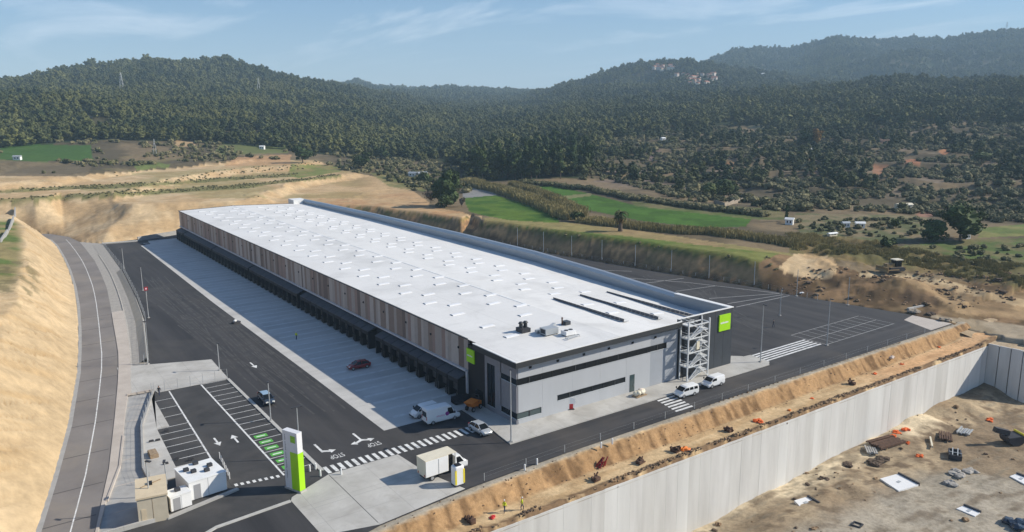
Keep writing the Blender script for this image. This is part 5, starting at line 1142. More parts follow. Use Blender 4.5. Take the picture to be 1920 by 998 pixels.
# orange machine
t = empty('site_dumper', (-2.2, 9.2, .13), math.radians(200), 'small orange dumper parked in the shade by the dark entrance', 'dumper')
bp('hopper', MB().loft([[(-.3, -.6, .7), (-.3, .6, .7), (.7, .6, .7), (.7, -.6, .7)], [(-.6, -.85, 1.7), (-.6, .85, 1.7), (1.4, .85, 1.55), (1.4, -.85, 1.55)]]), 'orange', t)
bp('engine_cover', MB().box(-1.6, -.5, -.55, .55, .5, 1.25), 'orange', t); bp('roll_bar', MB().bar((-.8, -.6, 1.2), (-.8, -.6, 2.4), .08).bar((-.8, .6, 1.2), (-.8, .6, 2.4), .08).bar((-.8, -.6, 2.4), (-.8, .6, 2.4), .08), 'steel_dark', t); bp('seat', MB().box(-.95, -.55, -.25, .25, 1.25, 1.5).box(-1.0, -.9, -.25, .25, 1.5, 1.9), 'black', t); wheels(t, (-1.1, .75), .75, .4)
# ------------------------------------------------------------------ the sign pillar
p0 = Vector((-35.95, 1.15)); p1 = Vector((-34.95, -1.30)); dv = (p1-p0).normalized(); ang = math.atan2(dv.y, dv.x)
t = empty('sign_pillar', (p0.x, p0.y, 0), ang, 'tall white and green sign pillar at the parking entrance', 'sign'); L = (p1-p0).length
bp('plinth', MB().box(-.15, L+.2, -.1, .95, 0, .22), 'concrete', t)
bp('white_body', MB().box(0, L*.46, 0, .85, .22, 8.1).box(L*.46, L, .0, .85, 5.35, 8.1), 'sign_white', t)
bp('green_body', MB().box(L*.46+.01, L+.02, -.03, .88, .25, 5.33), 'lime', t)
bp('logo', MB().box(L*.55, L*.87, -.03, 0, 6.7, 7.6), 'lime_dark', t)
q = random.Random(6); b = MB(); z = 7.6
for w_ in range(5):
    for k in range(q.randint(5, 8)):
        h_ = q.uniform(.09, .16); b.box(L*.13, L*.13+q.choice([.13, .13, .18]), -.012, 0, z-h_, z); z -= h_+.045
    z -= .14
bp('lettering', b, 'sign_grey', t); b = MB()
for k in range(6): b.box(L*.60+.09*k, L*.60+.09*k+.06, -.042, -.031, 7.08, 7.20)
bp('logo_lettering', b, 'lime', t)
# ------------------------------------------------------------------ lamp posts and other poles
def lamp(x, y, h, label, heads=2, group=None, rz_=0, z=0.0):
    t = empty('lamp_post', (x, y, z), rz_, label, 'lamp post', group)
    bp('pole', MB().cyl((0, 0, 0), (0, 0, h), .11, .06, 8), 'galv', t); bp('foot', MB().box(-.25, .25, -.25, .25, 0, .16), 'concrete_grey', t)
    for k in range(heads):
        s = (-1, 1)[k]; bp('lamp_head', MB().box(min(0, s*.75), max(0, s*.75), -.16, .16, h-.06, h+.08), 'steel_dark', t)
    return t
lamp(-4.3, -4.6, 11.3, 'tall thin lamp post at the pavement corner before the office end', 1, rz_=1.0, z=.13)
lamp(-31.4, 8.5, 7.7, 'lamp post with two dark heads right behind the green sign pillar', 2)
lamp(-30.35, 24.4, 6.6, 'lamp post with a single head beside the dark blue car', 1, rz_=1.2)
lamp(-30.3, 54.4, 5.4, 'thin lamp post at the corner of the pale concrete slab', 1, rz_=2.0)
lamp(55.2, -2.9, 11.3, 'tall lamp post where the pavement meets the long striped crossing', 1, rz_=1.6, z=.13)
lamp(75.1, -4.0, 9.8, 'tall lamp post at the near corner of the right-hand bays', 1, rz_=1.6)
lamp(87.2, 16.2, 6.4, 'lone thin lamp post out on the right-hand yard', 1, rz_=1.6)
lamp(-29.1, 136.3, 6.6, 'lamp post on the far left-hand edge of the loading yard', 1, rz_=0.2)
lamp(-33.6, 104.0, 6.5, 'lamp post on the bend of the left-hand yard edge', 1, rz_=0.2)
lamp(-40.6, 66.6, 8.6, 'lamp post above the pale slab beside the old road', 1, rz_=2.2)
lamp(-51.6, 4.2, 7.0, 'thin lamp post in front of the beige kiosk', 1, rz_=2.2, z=0)
lamp(-48.9, 8.2, 4.8, 'short dark pole between the kiosk and the white cabins', 1, rz_=1.3)
lamp(-28.0, 173.5, 6.5, 'most distant lamp post on the left-hand yard edge', 1, rz_=.3)
for i, (x, y) in enumerate(((108.6, 12.5), (106.6, 25.6), (106.9, 39.2), (104.0, 52.5), (101.9, 65), (99.6, 77.8), (97.6, 90.9), (95.2, 103.2), (93.2, 115.8), (91.6, 128.9))):
    p = empty('fence_pole', (x+.3, y, 0), 0, 'thin pale pole in the line along the foot of the right-hand bank', 'pole', 'poles along the right-hand bank')
    bp('post', MB().cyl((0, 0, 0), (0, 0, 7.0), .09, .07, 8), 'galv', p); bp('foot', MB().box(-.3, .3, -.3, .3, -.1, .15), 'concrete_grey', p)
def fence(name, pts, h, step, label, group=None, m='galv', wire=.012, zfun=None, rails=(.12, .4, .7, 1.0)):
    t = empty(name, (pts[0][0], pts[0][1], 0), 0, label, 'fence', group); ox, oy = pts[0]; P = []
    for (x0, y0), (x1, y1) in zip(pts[:-1], pts[1:]):
        n = max(1, round(math.hypot(x1-x0, y1-y0)/step))
        for k in range(n): P.append((x0+(x1-x0)*k/n, y0+(y1-y0)*k/n))
    P.append(pts[-1]); zf = zfun or (lambda x, y: 0.0); w = MB()
    for k, (x, y) in enumerate(P):
        z = zf(x, y); 
        if k < 95: bp('post', MB().box(x-ox-.035, x-ox+.035, y-oy-.035, y-oy+.035, z, z+h), m, t)
        if k: 
            xa, ya = P[k-1]; za = zf(xa, ya)
            for f in rails: w.bar((xa-ox, ya-oy, za+h*f), (x-ox, y-oy, z+h*f), wire)
    bp('wire_mesh', w, m, t); return t
fence('wire_fence', [(-43.2, 48.9), (-30.4, 48.7)], 1.9, 2.1, 'thin wire fence between the parking and the pale slab')
fence('wire_fence', [(-42.75, 49.4), (-47.4, 34), (-50.0, 18), (-50.1, 13)], 1.3, 2.6, 'thin wire fence on the long wall of the sunken strip', zfun=lambda x, y: .42)
fence('wire_fence', [(-41.2, 66.8), (-40.0, 69), (-34.5, 103), (-32.1, 127), (-29.0, 168), (-27.0, 226)], 2.0, 4, 'wire fence along the left-hand edge of the loading yard')
fence('wire_fence', [(107.6, 20), (107.6, 26), (107.2, 39), (104.3, 52.5), (99.9, 78), (95.6, 103), (92, 129), (88.6, 147)], 1.4, 4, 'low wire fence at the foot of the right-hand bank')
fence('wire_fence', [(100, -11.05), (41, -11.25), (0, -11.75), (-14, -12.3)], 1.1, 7, 'sparse wire fence on the edge of the front road', wire=.006, rails=(.5, .98))
fence('barrier_rail', [(-41.2, 8.0), (-40.6, 15.2)], 1.0, 1.2, 'white barrier rail beside the white site cabins', m='white')
# white bollards by the sign and the front road
for (px, py) in ((640, 890), (601, 893), (592, 880), (581, 884), (1007, 871), (984, 882), (1148, 833), (1127, 840)):
    a = at(px, py); tag(MB().cyl((0, 0, 0), (0, 0, .8), .12, .12, 10).cyl((0, 0, .8), (0, 0, .9), .12, .05, 10).build('bollard', M['white']), 'small white bollard standing at an edge of the road', 'bollard', 'white bollards').location = (a[0], a[1], .01)
# ------------------------------------------------------------------ kiosk and site cabins
ka = at(256, 938, 3.3); kw = 3.25; kang = math.radians(-9)
t = empty('kiosk', (ka[0], ka[1], -.15), kang, 'tall beige kiosk with a flat roof at the near end of the sunken strip', 'kiosk'); kd = 5.4
bp('wall', MB().box(0, kw, 0, kd, 0, 3.4), 'beige_wall', t); bp('roof', MB().box(-.12, kw+.12, -.12, kd+.12, 3.4, 3.62), 'beige', t)
bp('door', MB().box(.35, .9, -.03, 0, 0, 2.1), 'beige', t); bp('roof_vent', MB().box(kw*.42, kw*.55, kd*.55, kd*.68, 3.62, 3.9), 'black', t); bp('roof_rail', MB().bar((kw*.15, kd*.5, 3.68), (kw*.85, kd*.75, 3.68), .08), 'timber', t); bp('wall_joint', MB().box(kw*.5-.03, kw*.5+.03, -.015, 0, 0, 3.35), 'timber', t)
def cabin(name, x, y, rz_, w, d, h, label, unit):
    t = empty(name, (x, y, .02), rz_, label, 'site cabin')
    bp('wall', MB().box(0, w, 0, d, .12, h), 'white', t); bp('roof', MB().box(-.06, w+.06, -.06, d+.06, h, h+.12), 'white_trim', t)
    bp('skid', MB().box(.1, w-.1, .2, .4, 0, .12).box(.1, w-.1, d-.4, d-.2, 0, .12), 'steel_dark', t)
    bp('door', MB().box(w*.12, w*.12+.85, -.03, 0, .14, 2.05 if h > 2.2 else h-.2), 'sign_grey', t); bp('panel_joint', MB().box(w*.5, w*.5+.04, -.012, 0, .15, h), 'seam', t)
    for (a, c) in unit: bp('roof_unit', MB().box(a, a+.6, c, c+.55, h+.12, h+.5), 'steel_dark', t)
    return t
cabin('site_cabin', -47.0, 4.6, math.radians(6), 4.7, 5.2, 2.5, 'large white site cabin with dark units on its roof', [(1.2, 2.2), (2.6, 1.4), (3.4, 2.6), (2.2, 4.4), (.6, 3.2)])
cabin('site_cabin', -49.5, 3.1, math.radians(8), 2.5, 2.1, 1.9, 'small white site cabin between the beige kiosk and the larger cabin', [(1.0, .9)])
tag(MB().box(-.9, .9, -.8, .8, 0, .95).box(-.95, .95, -.85, .85, .95, 1.05).build('shade_block', M['anthracite']), 'dark block added as the shade between the two white cabins', 'shade_block').location = (-47.9, 6.6, .02)  # dark block added to stand for the shade between the cabins
tag(MB().box(-.55, .55, -1.1, 1.1, 0, .5).box(-.5, .5, -1.05, 1.05, .5, .58).build('planter_box', M['timber']), 'brown wooden box on the pale pavement of the parking terrace', 'box').location = (-48.1, 21.6, .12)
for k, (px, py) in enumerate(((331, 863), (358, 864), (311, 872), (284, 830), (296, 828), (312, 810))):
    a = at(px, py); tag(MB().box(-.35, .35, -.12, .12, 0, .18).box(-.3, .3, -.05, .05, .18, .3).build('wheel_stop', M['steel_dark']), 'small dark block lying near the left-hand parking bays', 'block', 'dark blocks around the left-hand bays').location = (a[0], a[1], .13)
# pale wrapped pile and red-and-white board in front of the office
t = empty('pallet_pile', (24.0, -2.2, .13), .1, 'pale wrapped pile on a pallet beside the office door', 'pallet'); bp('pallet', MB().box(-1.3, 1.3, -.6, .6, 0, .14), 'timber', t); b = MB()
for k in range(6): b.blob((-.8+.4*k*.8, random.Random(k).uniform(-.2, .2), .55+.12*(k % 2)), (.5, .5, .42), k, 1, 0, .12)
bp('wrapped_bags', b, 'cream', t, True); bp('green_bag', MB().blob((.4, .1, .95), (.5, .4, .25), 9, 1), 'wall_house', t, True)
a = at(1071, 768, .13); t = empty('round_board', (a[0], a[1], .13), math.radians(-25), 'red and white round-topped board standing on the pavement before the office', 'board')
bp('white_disc', MB().cyl((0, 0, 1.35), (0, .12, 1.35), .72, n=20), 'white', t); bp('red_lower', MB().box(-.32, .32, -.02, .14, .08, .95), 'red', t); bp('foot', MB().box(-.5, .5, -.25, .35, 0, .08), 'steel_dark', t)
a = at(275, 556); t = empty('warning_sign', (a[0], a[1], 0), .3, 'red warning sign on a pole at the left-hand yard edge', 'sign'); bp('pole', MB().cyl((0, 0, 0), (0, 0, 2.6), .06, .06, 8), 'galv', t); bp('sign_face', MB().box(-.5, .5, -.06, 0, 1.6, 2.6), 'maroon', t); bp('sign_centre', MB().box(-.2, .2, -.075, -.061, 1.9, 2.3), 'pink', t)
a = at(443, 606); t = empty('pallet', (a[0], a[1], .02), .3, 'small dark pallet with a white sack out on the loading yard', 'pallet'); bp('deck', MB().box(-.9, .9, -.5, .5, 0, .35), 'steel_dark', t); bp('sack', MB().blob((-.3, 0, .6), (.4, .35, .3), 4, 1, 0, .1), 'white', t, True)
# ------------------------------------------------------------------ people
def person(x, y, z, rz_, label, top='hivis', legs='denim', step=.16):
    t = empty('person', (x, y, z), rz_, label, 'person')
    J = [(0, 0, .95, .15, .11), (0, 0, 1.15, .15, .11), (0, 0, 1.38, .19, .12), (0, 0, 1.50, .07, .07), (0, 0, 1.60, .085, .09), (0, 0, 1.72, .08, .09),
         (.0, .09, .88, .10, .10), (step, .10, .48, .065, .065), (step*.7, .10, .08, .05, .05), (step*.7+.14, .10, .04, .045, .04), (.0, -.09, .88, .10, .10), (-step, -.10, .48, .065, .065), (-step*1.4, -.10, .08, .05, .05), (-step*1.4+.14, -.10, .04, .045, .04),
         (0, .20, 1.40, .065, .06), (-.06, .27, 1.12, .05, .05), (.06, .28, .86, .04, .04), (.09, .28, .76, .04, .025), (0, -.20, 1.40, .065, .06), (.06, -.27, 1.12, .05, .05), (.14, -.28, .88, .04, .04), (.17, -.28, .78, .04, .025)]
    Ed = [(0, 1), (1, 2), (2, 3), (3, 4), (4, 5), (0, 6), (6, 7), (7, 8), (8, 9), (0, 10), (10, 11), (11, 12), (12, 13), (2, 14), (14, 15), (15, 16), (16, 17), (2, 18), (18, 19), (19, 20), (20, 21)]
    me = D.meshes.new('body'); me.from_pydata([j[:3] for j in J], Ed, []); o = D.objects.new('body_tmp', me); COL.objects.link(o)
    o.modifiers.new('skin', 'SKIN'); o.modifiers.new('sub', 'SUBSURF').levels = 1
    for i, j in enumerate(J): me.skin_vertices[0].data[i].radius = j[3:5]
    me.skin_vertices[0].data[0].use_root = True
    bpy.context.view_layer.update(); m2 = D.meshes.new_from_object(o.evaluated_get(bpy.context.evaluated_depsgraph_get())); D.objects.remove(o); m2.name = 'body'; m2.materials.clear()
    for q_ in (legs, top, 'skin', 'black'): m2.materials.append(M[q_])
    for p in m2.polygons:
        c = p.center; p.material_index = 3 if c.z < .09 else (2 if (c.z > 1.50 or (c.z < .90 and abs(c.y) > .2)) else (0 if c.z < .97 and abs(c.y) < .2 else 1)); p.use_smooth = True
    mk('body', m2, t); bp('hair', MB().blob((-.02, 0, 1.735), (.105, .10, .085), 1, 1, 0, .03), 'hair' if top != 'hivis' else 'white', t, True)
for (px, py, z, r, lb, tp) in ((556, 637, .015, .4, 'worker in a yellow vest walking on the shaded loading yard', 'hivis'), (1450, 614, .0, 2.0, 'person in dark clothes standing on the right-hand yard', 'darkcloth'), (299, 742, .13, 1.0, 'person in dark clothes by the corner of the parking fence', 'darkcloth')):
    a = at(px, py, z); person(a[0], a[1], z, r, lb, tp)
for (px, py, r, lb) in ((946, 962, .3, 'worker in a yellow vest standing on the dirt track near a red bag'), (979, 957, 2.6, 'worker in a yellow vest stooping at the edge of the dirt track')):
    a = at(px, py, -2.4); person(a[0], a[1], tz(*a), r, lb, 'hivis')
# ------------------------------------------------------------------ things lying on the track and in the pit
def heap(name, x, y, z, s, m, label, cat, seed, n=6, group=None, flat=.6):
    b = MB(); q = random.Random(seed)
    for k in range(n): b.blob((q.uniform(-.6, .6)*s, q.uniform(-.45, .45)*s, q.uniform(.15, .45)*s*flat), (q.uniform(.3, .55)*s, q.uniform(.3, .5)*s, q.uniform(.3, .55)*s*flat), q.random(), 1, 0, .3)
    o = tag(b.build(name, M[m]), label, cat, group); o.location = (x, y, z-.05); return o
def scrap(x, y, label, seed, group=None):
    t = empty('formwork_scrap', (x, y, tz(x, y)), random.Random(seed).uniform(0, 3), label, 'scrap', group); q = random.Random(seed); b = MB()
    for k in range(7): b.bar((q.uniform(-.8, .8), q.uniform(-.5, .5), q.uniform(.05, .5)), (q.uniform(-.8, .8), q.uniform(-.5, .5), q.uniform(.2, 1.0)), q.uniform(.12, .3), q.uniform(.1, .5))
    bp('rusty_bars', b, 'rust', t); bp('block', MB().box(-.6, .5, -.35, .35, 0, .5), 'rust', t)
for i, (px, py, lb) in enumerate(((883, 981, 'dark upright scrap box at the near end of the dirt track'), (1118, 902, 'rusty scrap nearest the red tangle on the dirt track'), (1200, 870, 'rusty scrap midway along the dirt track'), (1265, 848, 'dark scrap with the orange bag leaning on it'), (1365, 810, 'dark scrap beyond the orange bag on the track'), (1597, 722, 'dark scrap lying alone far along the track'))):
    a = at(px, py, -2.4); scrap(a[0], a[1], lb, 30+i)
a = at(1128, 868, -1.6); t = empty('red_tangle', (a[0], a[1], tz(*a)), 0, 'red tangle of bent frames on the slope above the track', 'scrap'); b = MB(); q = random.Random(77)
for k in range(12): b.bar((q.uniform(-.9, .9), q.uniform(-.4, .4), q.uniform(0, .4)), (q.uniform(-.9, .9), q.uniform(-.4, .4), q.uniform(.5, 1.5)), .13)
bp('bent_frames', b, 'maroon', t)
def bag(px, py, z, s, m, label, seed, zf=None, group=None):
    a = at(px, py, z); heap('debris_bag', a[0], a[1], zf(*a) if zf else z, s, m, label, 'bag', seed, 5, group)
bag(1285, 845, -2.4, .9, 'orange', 'bright orange bag on the track beside the dark scrap', 3, tz); bag(1423, 792, -2.4, 1.0, 'netting', 'dull orange bag half way along the track', 4, tz); bag(925, 972, -2.4, .6, 'red', 'small red bag at the edge of the track by the workers', 5, tz)
a = at(1671, 675, -2.0); heap('rubble', a[0], a[1], tz(*a), .9, 'wall_house', 'pale rubble at the foot of the front bank', 'rubble', 6)
for px, py, m_, s_ in ((1480, 771, 'orange', .5), (1523, 748, 'netting', .5), (1640, 702, 'netting', .55), (1690, 684, 'netting', .5), (1760, 652, 'netting', .5)): bag(px, py, -2.4, s_, m_, 'small orange bag lying on the lip of the precast wall', int(px), tz, 'orange bags along the wall lip')
# right-hand corner rubble
for i, (px, py, s_, m_, lb) in enumerate(((1715, 588, 1.6, 'rubble', 'pale broken concrete beside the corner of the right-hand yard'), (1745, 592, 1.3, 'darkdirt', 'dark debris heap at the corner of the right-hand yard'), (1772, 602, 1.5, 'rubble', 'grey rubble heap at the end of the front road'), (1800, 603, 1.0, 'rubble', 'small grey rubble heap next to the haul track'), (1502, 553, .7, 'white', 'white block at the edge of the right-hand yard'))):
    a = at(px, py, 0); heap('rubble', a[0], a[1], float(zt(*a)), s_, m_, lb, 'rubble', 50+i, 8, None, .5)
a = at(1702, 584); t = empty('concrete_barrier', (a[0], a[1], 0), math.radians(-6), 'row of low concrete barriers along the right-hand yard corner', 'barrier'); bp('barrier_block', MB().prism([(0, -.3), (2.9, -.3), (2.9, .3), (0, .3)], 0, .8), 'concrete', t); bp('barrier_block', MB().prism([(3.0, -.3), (5.9, -.3), (5.9, .3), (3.0, .3)], 0, .8), 'concrete_grey', t)
# pit
def pat(px, py, z=-12.8):
    for _ in range(4):
        a = at(px, py, z); z = pz(*a)
    return a[0], a[1], z
for (P, lb) in ((((1650, 899), (1683, 889), (1722, 912), (1685, 923)), 'large pale square foundation pad in the pit floor'), (((1489, 944), (1513, 934), (1535, 944), (1506, 956)), 'smaller pale foundation pad near the foot of the long wall'), (((1793, 956), (1806, 950), (1838, 963), (1828, 970)), 'narrow pale foundation pad beside the curved ruts'), (((1893, 895), (1905, 890), (1935, 902), (1925, 912)), 'pale foundation pad at the right-hand rim of the photo')):
    g = [pat(*p) for p in P]; z = sum(p[2] for p in g)/4+.12
    t = empty('foundation_pad', (g[0][0], g[0][1], z), 0, lb, 'foundation'); L_ = [(p[0]-g[0][0], p[1]-g[0][1]) for p in g]; bp('slab', MB().prism(L_, -.5, .05), 'white', t)
    b = MB(); cx_ = sum(p[0] for p in L_)/4; cy_ = sum(p[1] for p in L_)/4; b.box(cx_-.4, cx_+.4, cy_-.25, cy_+.25, .05, .10); bp('anchor_plate', b, 'galv', t)
    e0, e1 = (L_[1], L_[2]); nx_ = Vector((e1[0]-e0[0], e1[1]-e0[1])).normalized(); bb = MB().prism([e0, e1, (e1[0]+nx_.y*-.3, e1[1]+nx_.x*.3), (e0[0]+nx_.y*-.3, e0[1]+nx_.x*.3)], -.5, .3); bp('form_board', bb, 'steel_dark', t)
def stack(px, py, label, m, seed, L_=4.0, n=7, rz_=.3, cat='stack'):
    x, y, z = pat(px, py); t = empty('bar_stack', (x, y, z), rz_, label, cat); q = random.Random(seed); b = MB()
    for k in range(n): yy = (k-n/2)*.38; b.box(-L_/2+q.uniform(-.4, .2), L_/2+q.uniform(-.3, .4), yy, yy+.26, .15+q.choice([0, .22]), .37+q.choice([0, .22]))
    bp('bars', b, m, t); bp('bearer', MB().box(-L_*.3, -L_*.3+.2, -n*.2, n*.2, 0, .15).box(L_*.3, L_*.3+.2, -n*.2, n*.2, 0, .15), 'timber', t)
stack(1660, 832, 'stack of rusty brown bars by the foot of the long wall', 'rust', 1, 6.0, 9, -.15); stack(1772, 822, 'dark stack of bundled bars in the middle of the pit', 'rust', 2, 3.6, 6, .5); stack(1808, 812, 'striped grey stack of pipes next to the dark bundle', 'galv', 3, 2.8, 6, .2); stack(1632, 848, 'tangle of grey reinforcement beside the rusty bars', 'concrete_grey', 4, 2.6, 5, .7); stack(1745, 833, 'single pale beam lying beside the dark bundle', 'cream', 5, 4.2, 1, .55)
for i, (px, py, s_, lb) in enumerate(((1682, 812, 1.0, 'orange barrier net nearest the long wall in the pit'), (1676, 818, .9, 'orange barrier net fallen before the rusty bars'), (1698, 806, .9, 'orange barrier net at the far end of the orange row'), (1702, 831, .6, 'small red bag beside the pale beam in the pit'), (1724, 856, .9, 'flat red net lying between the stacks and the foundation pads'), (1856, 788, 1.0, 'pink-red net near the shaded end of the pit'))):
    x, y, z = pat(px, py); heap('barrier_net', x, y, z, s_, 'netting', lb, 'net', 90+i, 5, None, .55)
for i, (px, py, s_, lb) in enumerate(((1640, 870, 1.6, 'row of dark soil clods dug along the long wall'), (1655, 862, 1.4, 'dark soil clods beside the thin pale ridge'), (1590, 872, 1.3, 'low dark soil patch heaped under the long wall'), (1545, 898, 1.0, 'small dark soil heap near the smaller pad'), (1795, 890, 1.7, 'grey clay lump tipped at the edge of the levelled floor'), (1820, 886, 1.5, 'grey clay lump furthest along the tipped row'), (1782, 908, 1.6, 'grey clay lump nearest the curved ruts'))):
    x, y, z = pat(px, py); heap('soil_heap', x, y, z, s_, 'darkdirt' if i < 4 else 'gravel', lb, 'soil heap', 110+i, 7, None, .4)
x, y, z = pat(1790, 857); t = empty('steel_frame', (x, y, z), .5, 'open dark steel frame with pale rails standing in the pit', 'frame'); b = MB()
for s in (-1, 1): b.box(-1.5, 1.5, s*.9-.12, s*.9+.12, 0, .9); b.box(s*1.5-.12, s*1.5+.12, -.9, .9, 0, .9)
bp('dark_side', b, 'steel_dark', t); bp('pale_rail', MB().bar((-1.6, -.3, 1.0), (1.6, -.5, 1.0), .16).bar((-1.6, .5, 1.0), (1.6, .3, 1.0), .16).bar((-.5, -1, 1.0), (-.3, 1, 1.0), .14), 'galv', t)
x, y, z = pat(1897, 832); t = empty('excavator_bucket', (x, y, z), -.5, 'black excavator bucket with its stub arm lying in the pit', 'bucket')
def arcp(r, a0, a1, n): return [(r*math.cos(math.radians(a0+(a1-a0)*k/n)), r*math.sin(math.radians(a0+(a1-a0)*k/n))) for k in range(n+1)]
P = arcp(1.5, 170, 380, 9); bp('bucket_shell', MB().loft([[(px_*1.1, yy, 1.4+pz_*.95) for px_, pz_ in P] for yy in (-1.3, 1.3)]), 'steel_dark', t); bp('stub_arm', MB().bar((-.9, 0, 2.2), (-3.6, .2, 2.9), .9, .9), 'steel_dark', t); bp('yellow_pin', MB().cyl((1.4, -1.4, 2.0), (1.4, 1.4, 2.0), .22, n=10), 'yellow', t)
x, y, z = pat(1905, 985); heap('tarpaulin_heap', x, y, z, 2.2, 'navy', 'dark blue tarpaulin heap at the bottom corner of the pit', 'tarpaulin', 200, 7, None, .6)
x, y, z = pat(1607, 985); t = empty('manhole_frame', (x, y, z), .2, 'small dark square frame set in the levelled pit floor', 'frame'); bp('frame_edge', MB().box(-.7, .7, -.7, -.5, 0, .2).box(-.7, .7, .5, .7, 0, .2).box(-.7, -.5, -.5, .5, 0, .2).box(.5, .7, -.5, .5, 0, .2), 'steel_dark', t)
# bulldozer on the right-hand heaps
a = land(1674, 509); t = empty('bulldozer', (a[0], a[1], a[2]+.1), math.radians(160), 'dusty yellow bulldozer working on the right-hand heaps', 'bulldozer'); t.scale = (1.4, 1.4, 1.25)
for s in (-1, 1):
    P = [(-1.9, .45), (-1.5, .05), (1.5, .05), (1.95, .5), (1.5, .95), (-1.5, .9)]; bp('track', MB().loft([[(p[0], s*1.05+yy, p[1]) for p in P] for yy in (-.28, .28)]), 'steel_dark', t)
bp('engine_hood', MB().box(.1, 1.9, -.55, .55, .8, 1.75), 'dozer_yellow', t); bp('chassis', MB().box(-1.9, 1.2, -.75, .75, .5, .95), 'dozer_yellow', t)
bp('cab', MB().box(-1.4, .0, -.65, .65, .95, 2.4), 'glass', t); bp('cab_roof', MB().box(-1.6, .15, -.8, .8, 2.4, 2.6), 'cream', t); bp('blade', MB().loft([[(2.5, yy, 0), (2.75, yy, .1), (2.62, yy, .6), (2.75, yy, 1.15), (2.55, yy, 1.2), (2.42, yy, .6)] for yy in (-1.7, 1.7)]), 'dozer_yellow', t); bp('push_arm', MB().bar((-.2, -1.45, .5), (2.5, -1.45, .5), .2).bar((-.2, 1.45, .5), (2.5, 1.45, .5), .2), 'dozer_yellow', t)
bp('exhaust', MB().cyl((1.2, .3, 1.75), (1.2, .3, 2.5), .07, n=8), 'steel_dark', t); bp('ripper', MB().bar((-1.9, 0, .8), (-2.9, 0, .5), .4, .3).bar((-2.8, 0, .6), (-2.8, 0, .0), .2), 'dozer_yellow', t)
# wall and fence on top of the left-hand cut
a0 = land(27, 392); a1 = land(12, 432); 
# ------------------------------------------------------------------ single trees
def leafy(n, ell, seed, size=(.5, .9), clumps=14, hollow=.55):
    """a crown of leaf sprays gathered in clumps inside an uneven ellipsoid; ell = list of (centre, radii)"""
    r = np.random.default_rng(seed); V = []; per = n//clumps
    for c in range(clumps):
        (cx_, cy_, cz_), (rx, ry, rz_) = ell[c % len(ell)]
        d = r.normal(size=3); d /= np.linalg.norm(d); k = r.uniform(.35, .95); cc = np.array([cx_+d[0]*rx*k, cy_+d[1]*ry*k, cz_+d[2]*rz_*k]); cr = r.uniform(.30, .52)*min(rx, rz_)
        p = r.normal(size=(per, 3)); p /= np.linalg.norm(p, axis=1)[:, None]; p *= r.uniform(.45, 1.0, (per, 1))**.5*cr; p[:, 2] *= .75; V.append(cc+p)
    P = np.concatenate(V); m = len(P); u = r.normal(size=(m, 3)); u /= np.linalg.norm(u, axis=1)[:, None]; w = r.normal(size=(m, 3)); w = np.cross(u, w); w /= np.linalg.norm(w, axis=1)[:, None]
    s = r.uniform(size[0], size[1], (m, 1))/2; Q = np.stack([P-u*s, P-w*s*.7, P+u*s, P+w*s*.7], 1).reshape(-1, 3); F_ = np.arange(m*4).reshape(m, 4); return Q, F_
def tree_mesh(n, ell, seed, m, size=(.5, .9), clumps=14, extra=True):
    Q, F_ = leafy(n, ell, seed, size, clumps); b = MB(); q = random.Random(seed)
    if extra:
        for (c, rr_) in ell: b.blob(c, tuple(x*.62 for x in rr_), q.random(), 2, 0, .22)
    nb = len(b.v); me = D.meshes.new('crown'); me.from_pydata(b.v+[tuple(p) for p in Q], [], b.f+[tuple(nb+i for i in f) for f in F_.tolist()]); me.materials.append(M[m]); leafcol(me, .55, 1.45, seed); me.update(); return me
def trunk_mesh(h, r, limbs, seed):
    b = MB(); q = random.Random(seed); p = Vector((0, 0, -.4)); k = 3
    for i in range(k):
        e = Vector((q.uniform(-.15, .15)*h*.2, q.uniform(-.15, .15)*h*.2, h*(i+1)/k)); b.cyl(p, e, r*(1-i*.22), r*(1-(i+1)*.22), 8); p = e
    for i in range(limbs):
        a = 6.28*i/limbs+q.uniform(-.3, .3); z = h*q.uniform(.55, .95); b.cyl((0, 0, z), (math.cos(a)*h*.42, math.sin(a)*h*.42, z+h*.35), r*.45, r*.15, 6)
    me = D.meshes.new('trunk'); me.from_pydata(b.v, [], b.f); me.materials.append(M['bark']); me.update(); return me
def tree(name, loc, label, n, ell, seed, m='tree_leaf', size=(.5, .9), clumps=14, th=4, tr_=.3, cat='tree', group=None):
    t = empty(name, loc, 0, label, cat, group); mk('trunk', trunk_mesh(th, tr_, 4, seed), t); mk('crown', tree_mesh(n, ell, seed, m, size, clumps), t); return t
def L3(px, py): return land(px, py)
tree('evergreen_tree', L3(838, 388), 'big rounded dark green tree at the near corner of the green field', 2600, [((0, 0, 8), (6.4, 6.4, 6.6)), ((2.5, -1, 10), (4, 4, 4.5)), ((-2.8, 1.5, 7), (4, 4, 4.5)), ((2.5, 1, 4), (4.4, 4.4, 3.8)), ((-1.5, -2, 3.2), (4.6, 4, 3.2)), ((0, -2, 12.3), (3, 3, 3))], 1, size=(.5, 1.0), clumps=34, th=6, tr_=.5)
CH_big = D.objects['evergreen_tree']; CH_big.scale = (1.15, 1.15, 1.12)
tree('bare_tree', L3(808, 380), 'pale twiggy bush at the side of the big rounded tree', 700, [((0, 0, 3.2), (3.2, 3.2, 3))], 2, 'bare_leaf', (.3, .6), 14, 2.5, .15)
tree('bare_tree', L3(866, 388), 'small pale tree at the edge of the green field', 400, [((0, 0, 2.4), (1.4, 1.4, 2.2))], 3, 'bare_leaf', (.3, .5), 8, 2, .12)
tree('spreading_tree', L3(568, 306), 'broad dark tree at the end of the red bench of cut ground', 1800, [((0, 0, 7), (8.5, 7, 4.5)), ((-3, 0, 9.5), (4.5, 4.5, 3.2)), ((4, 1, 6), (5, 5, 4))], 4, size=(.7, 1.4), clumps=26, th=5, tr_=.5)
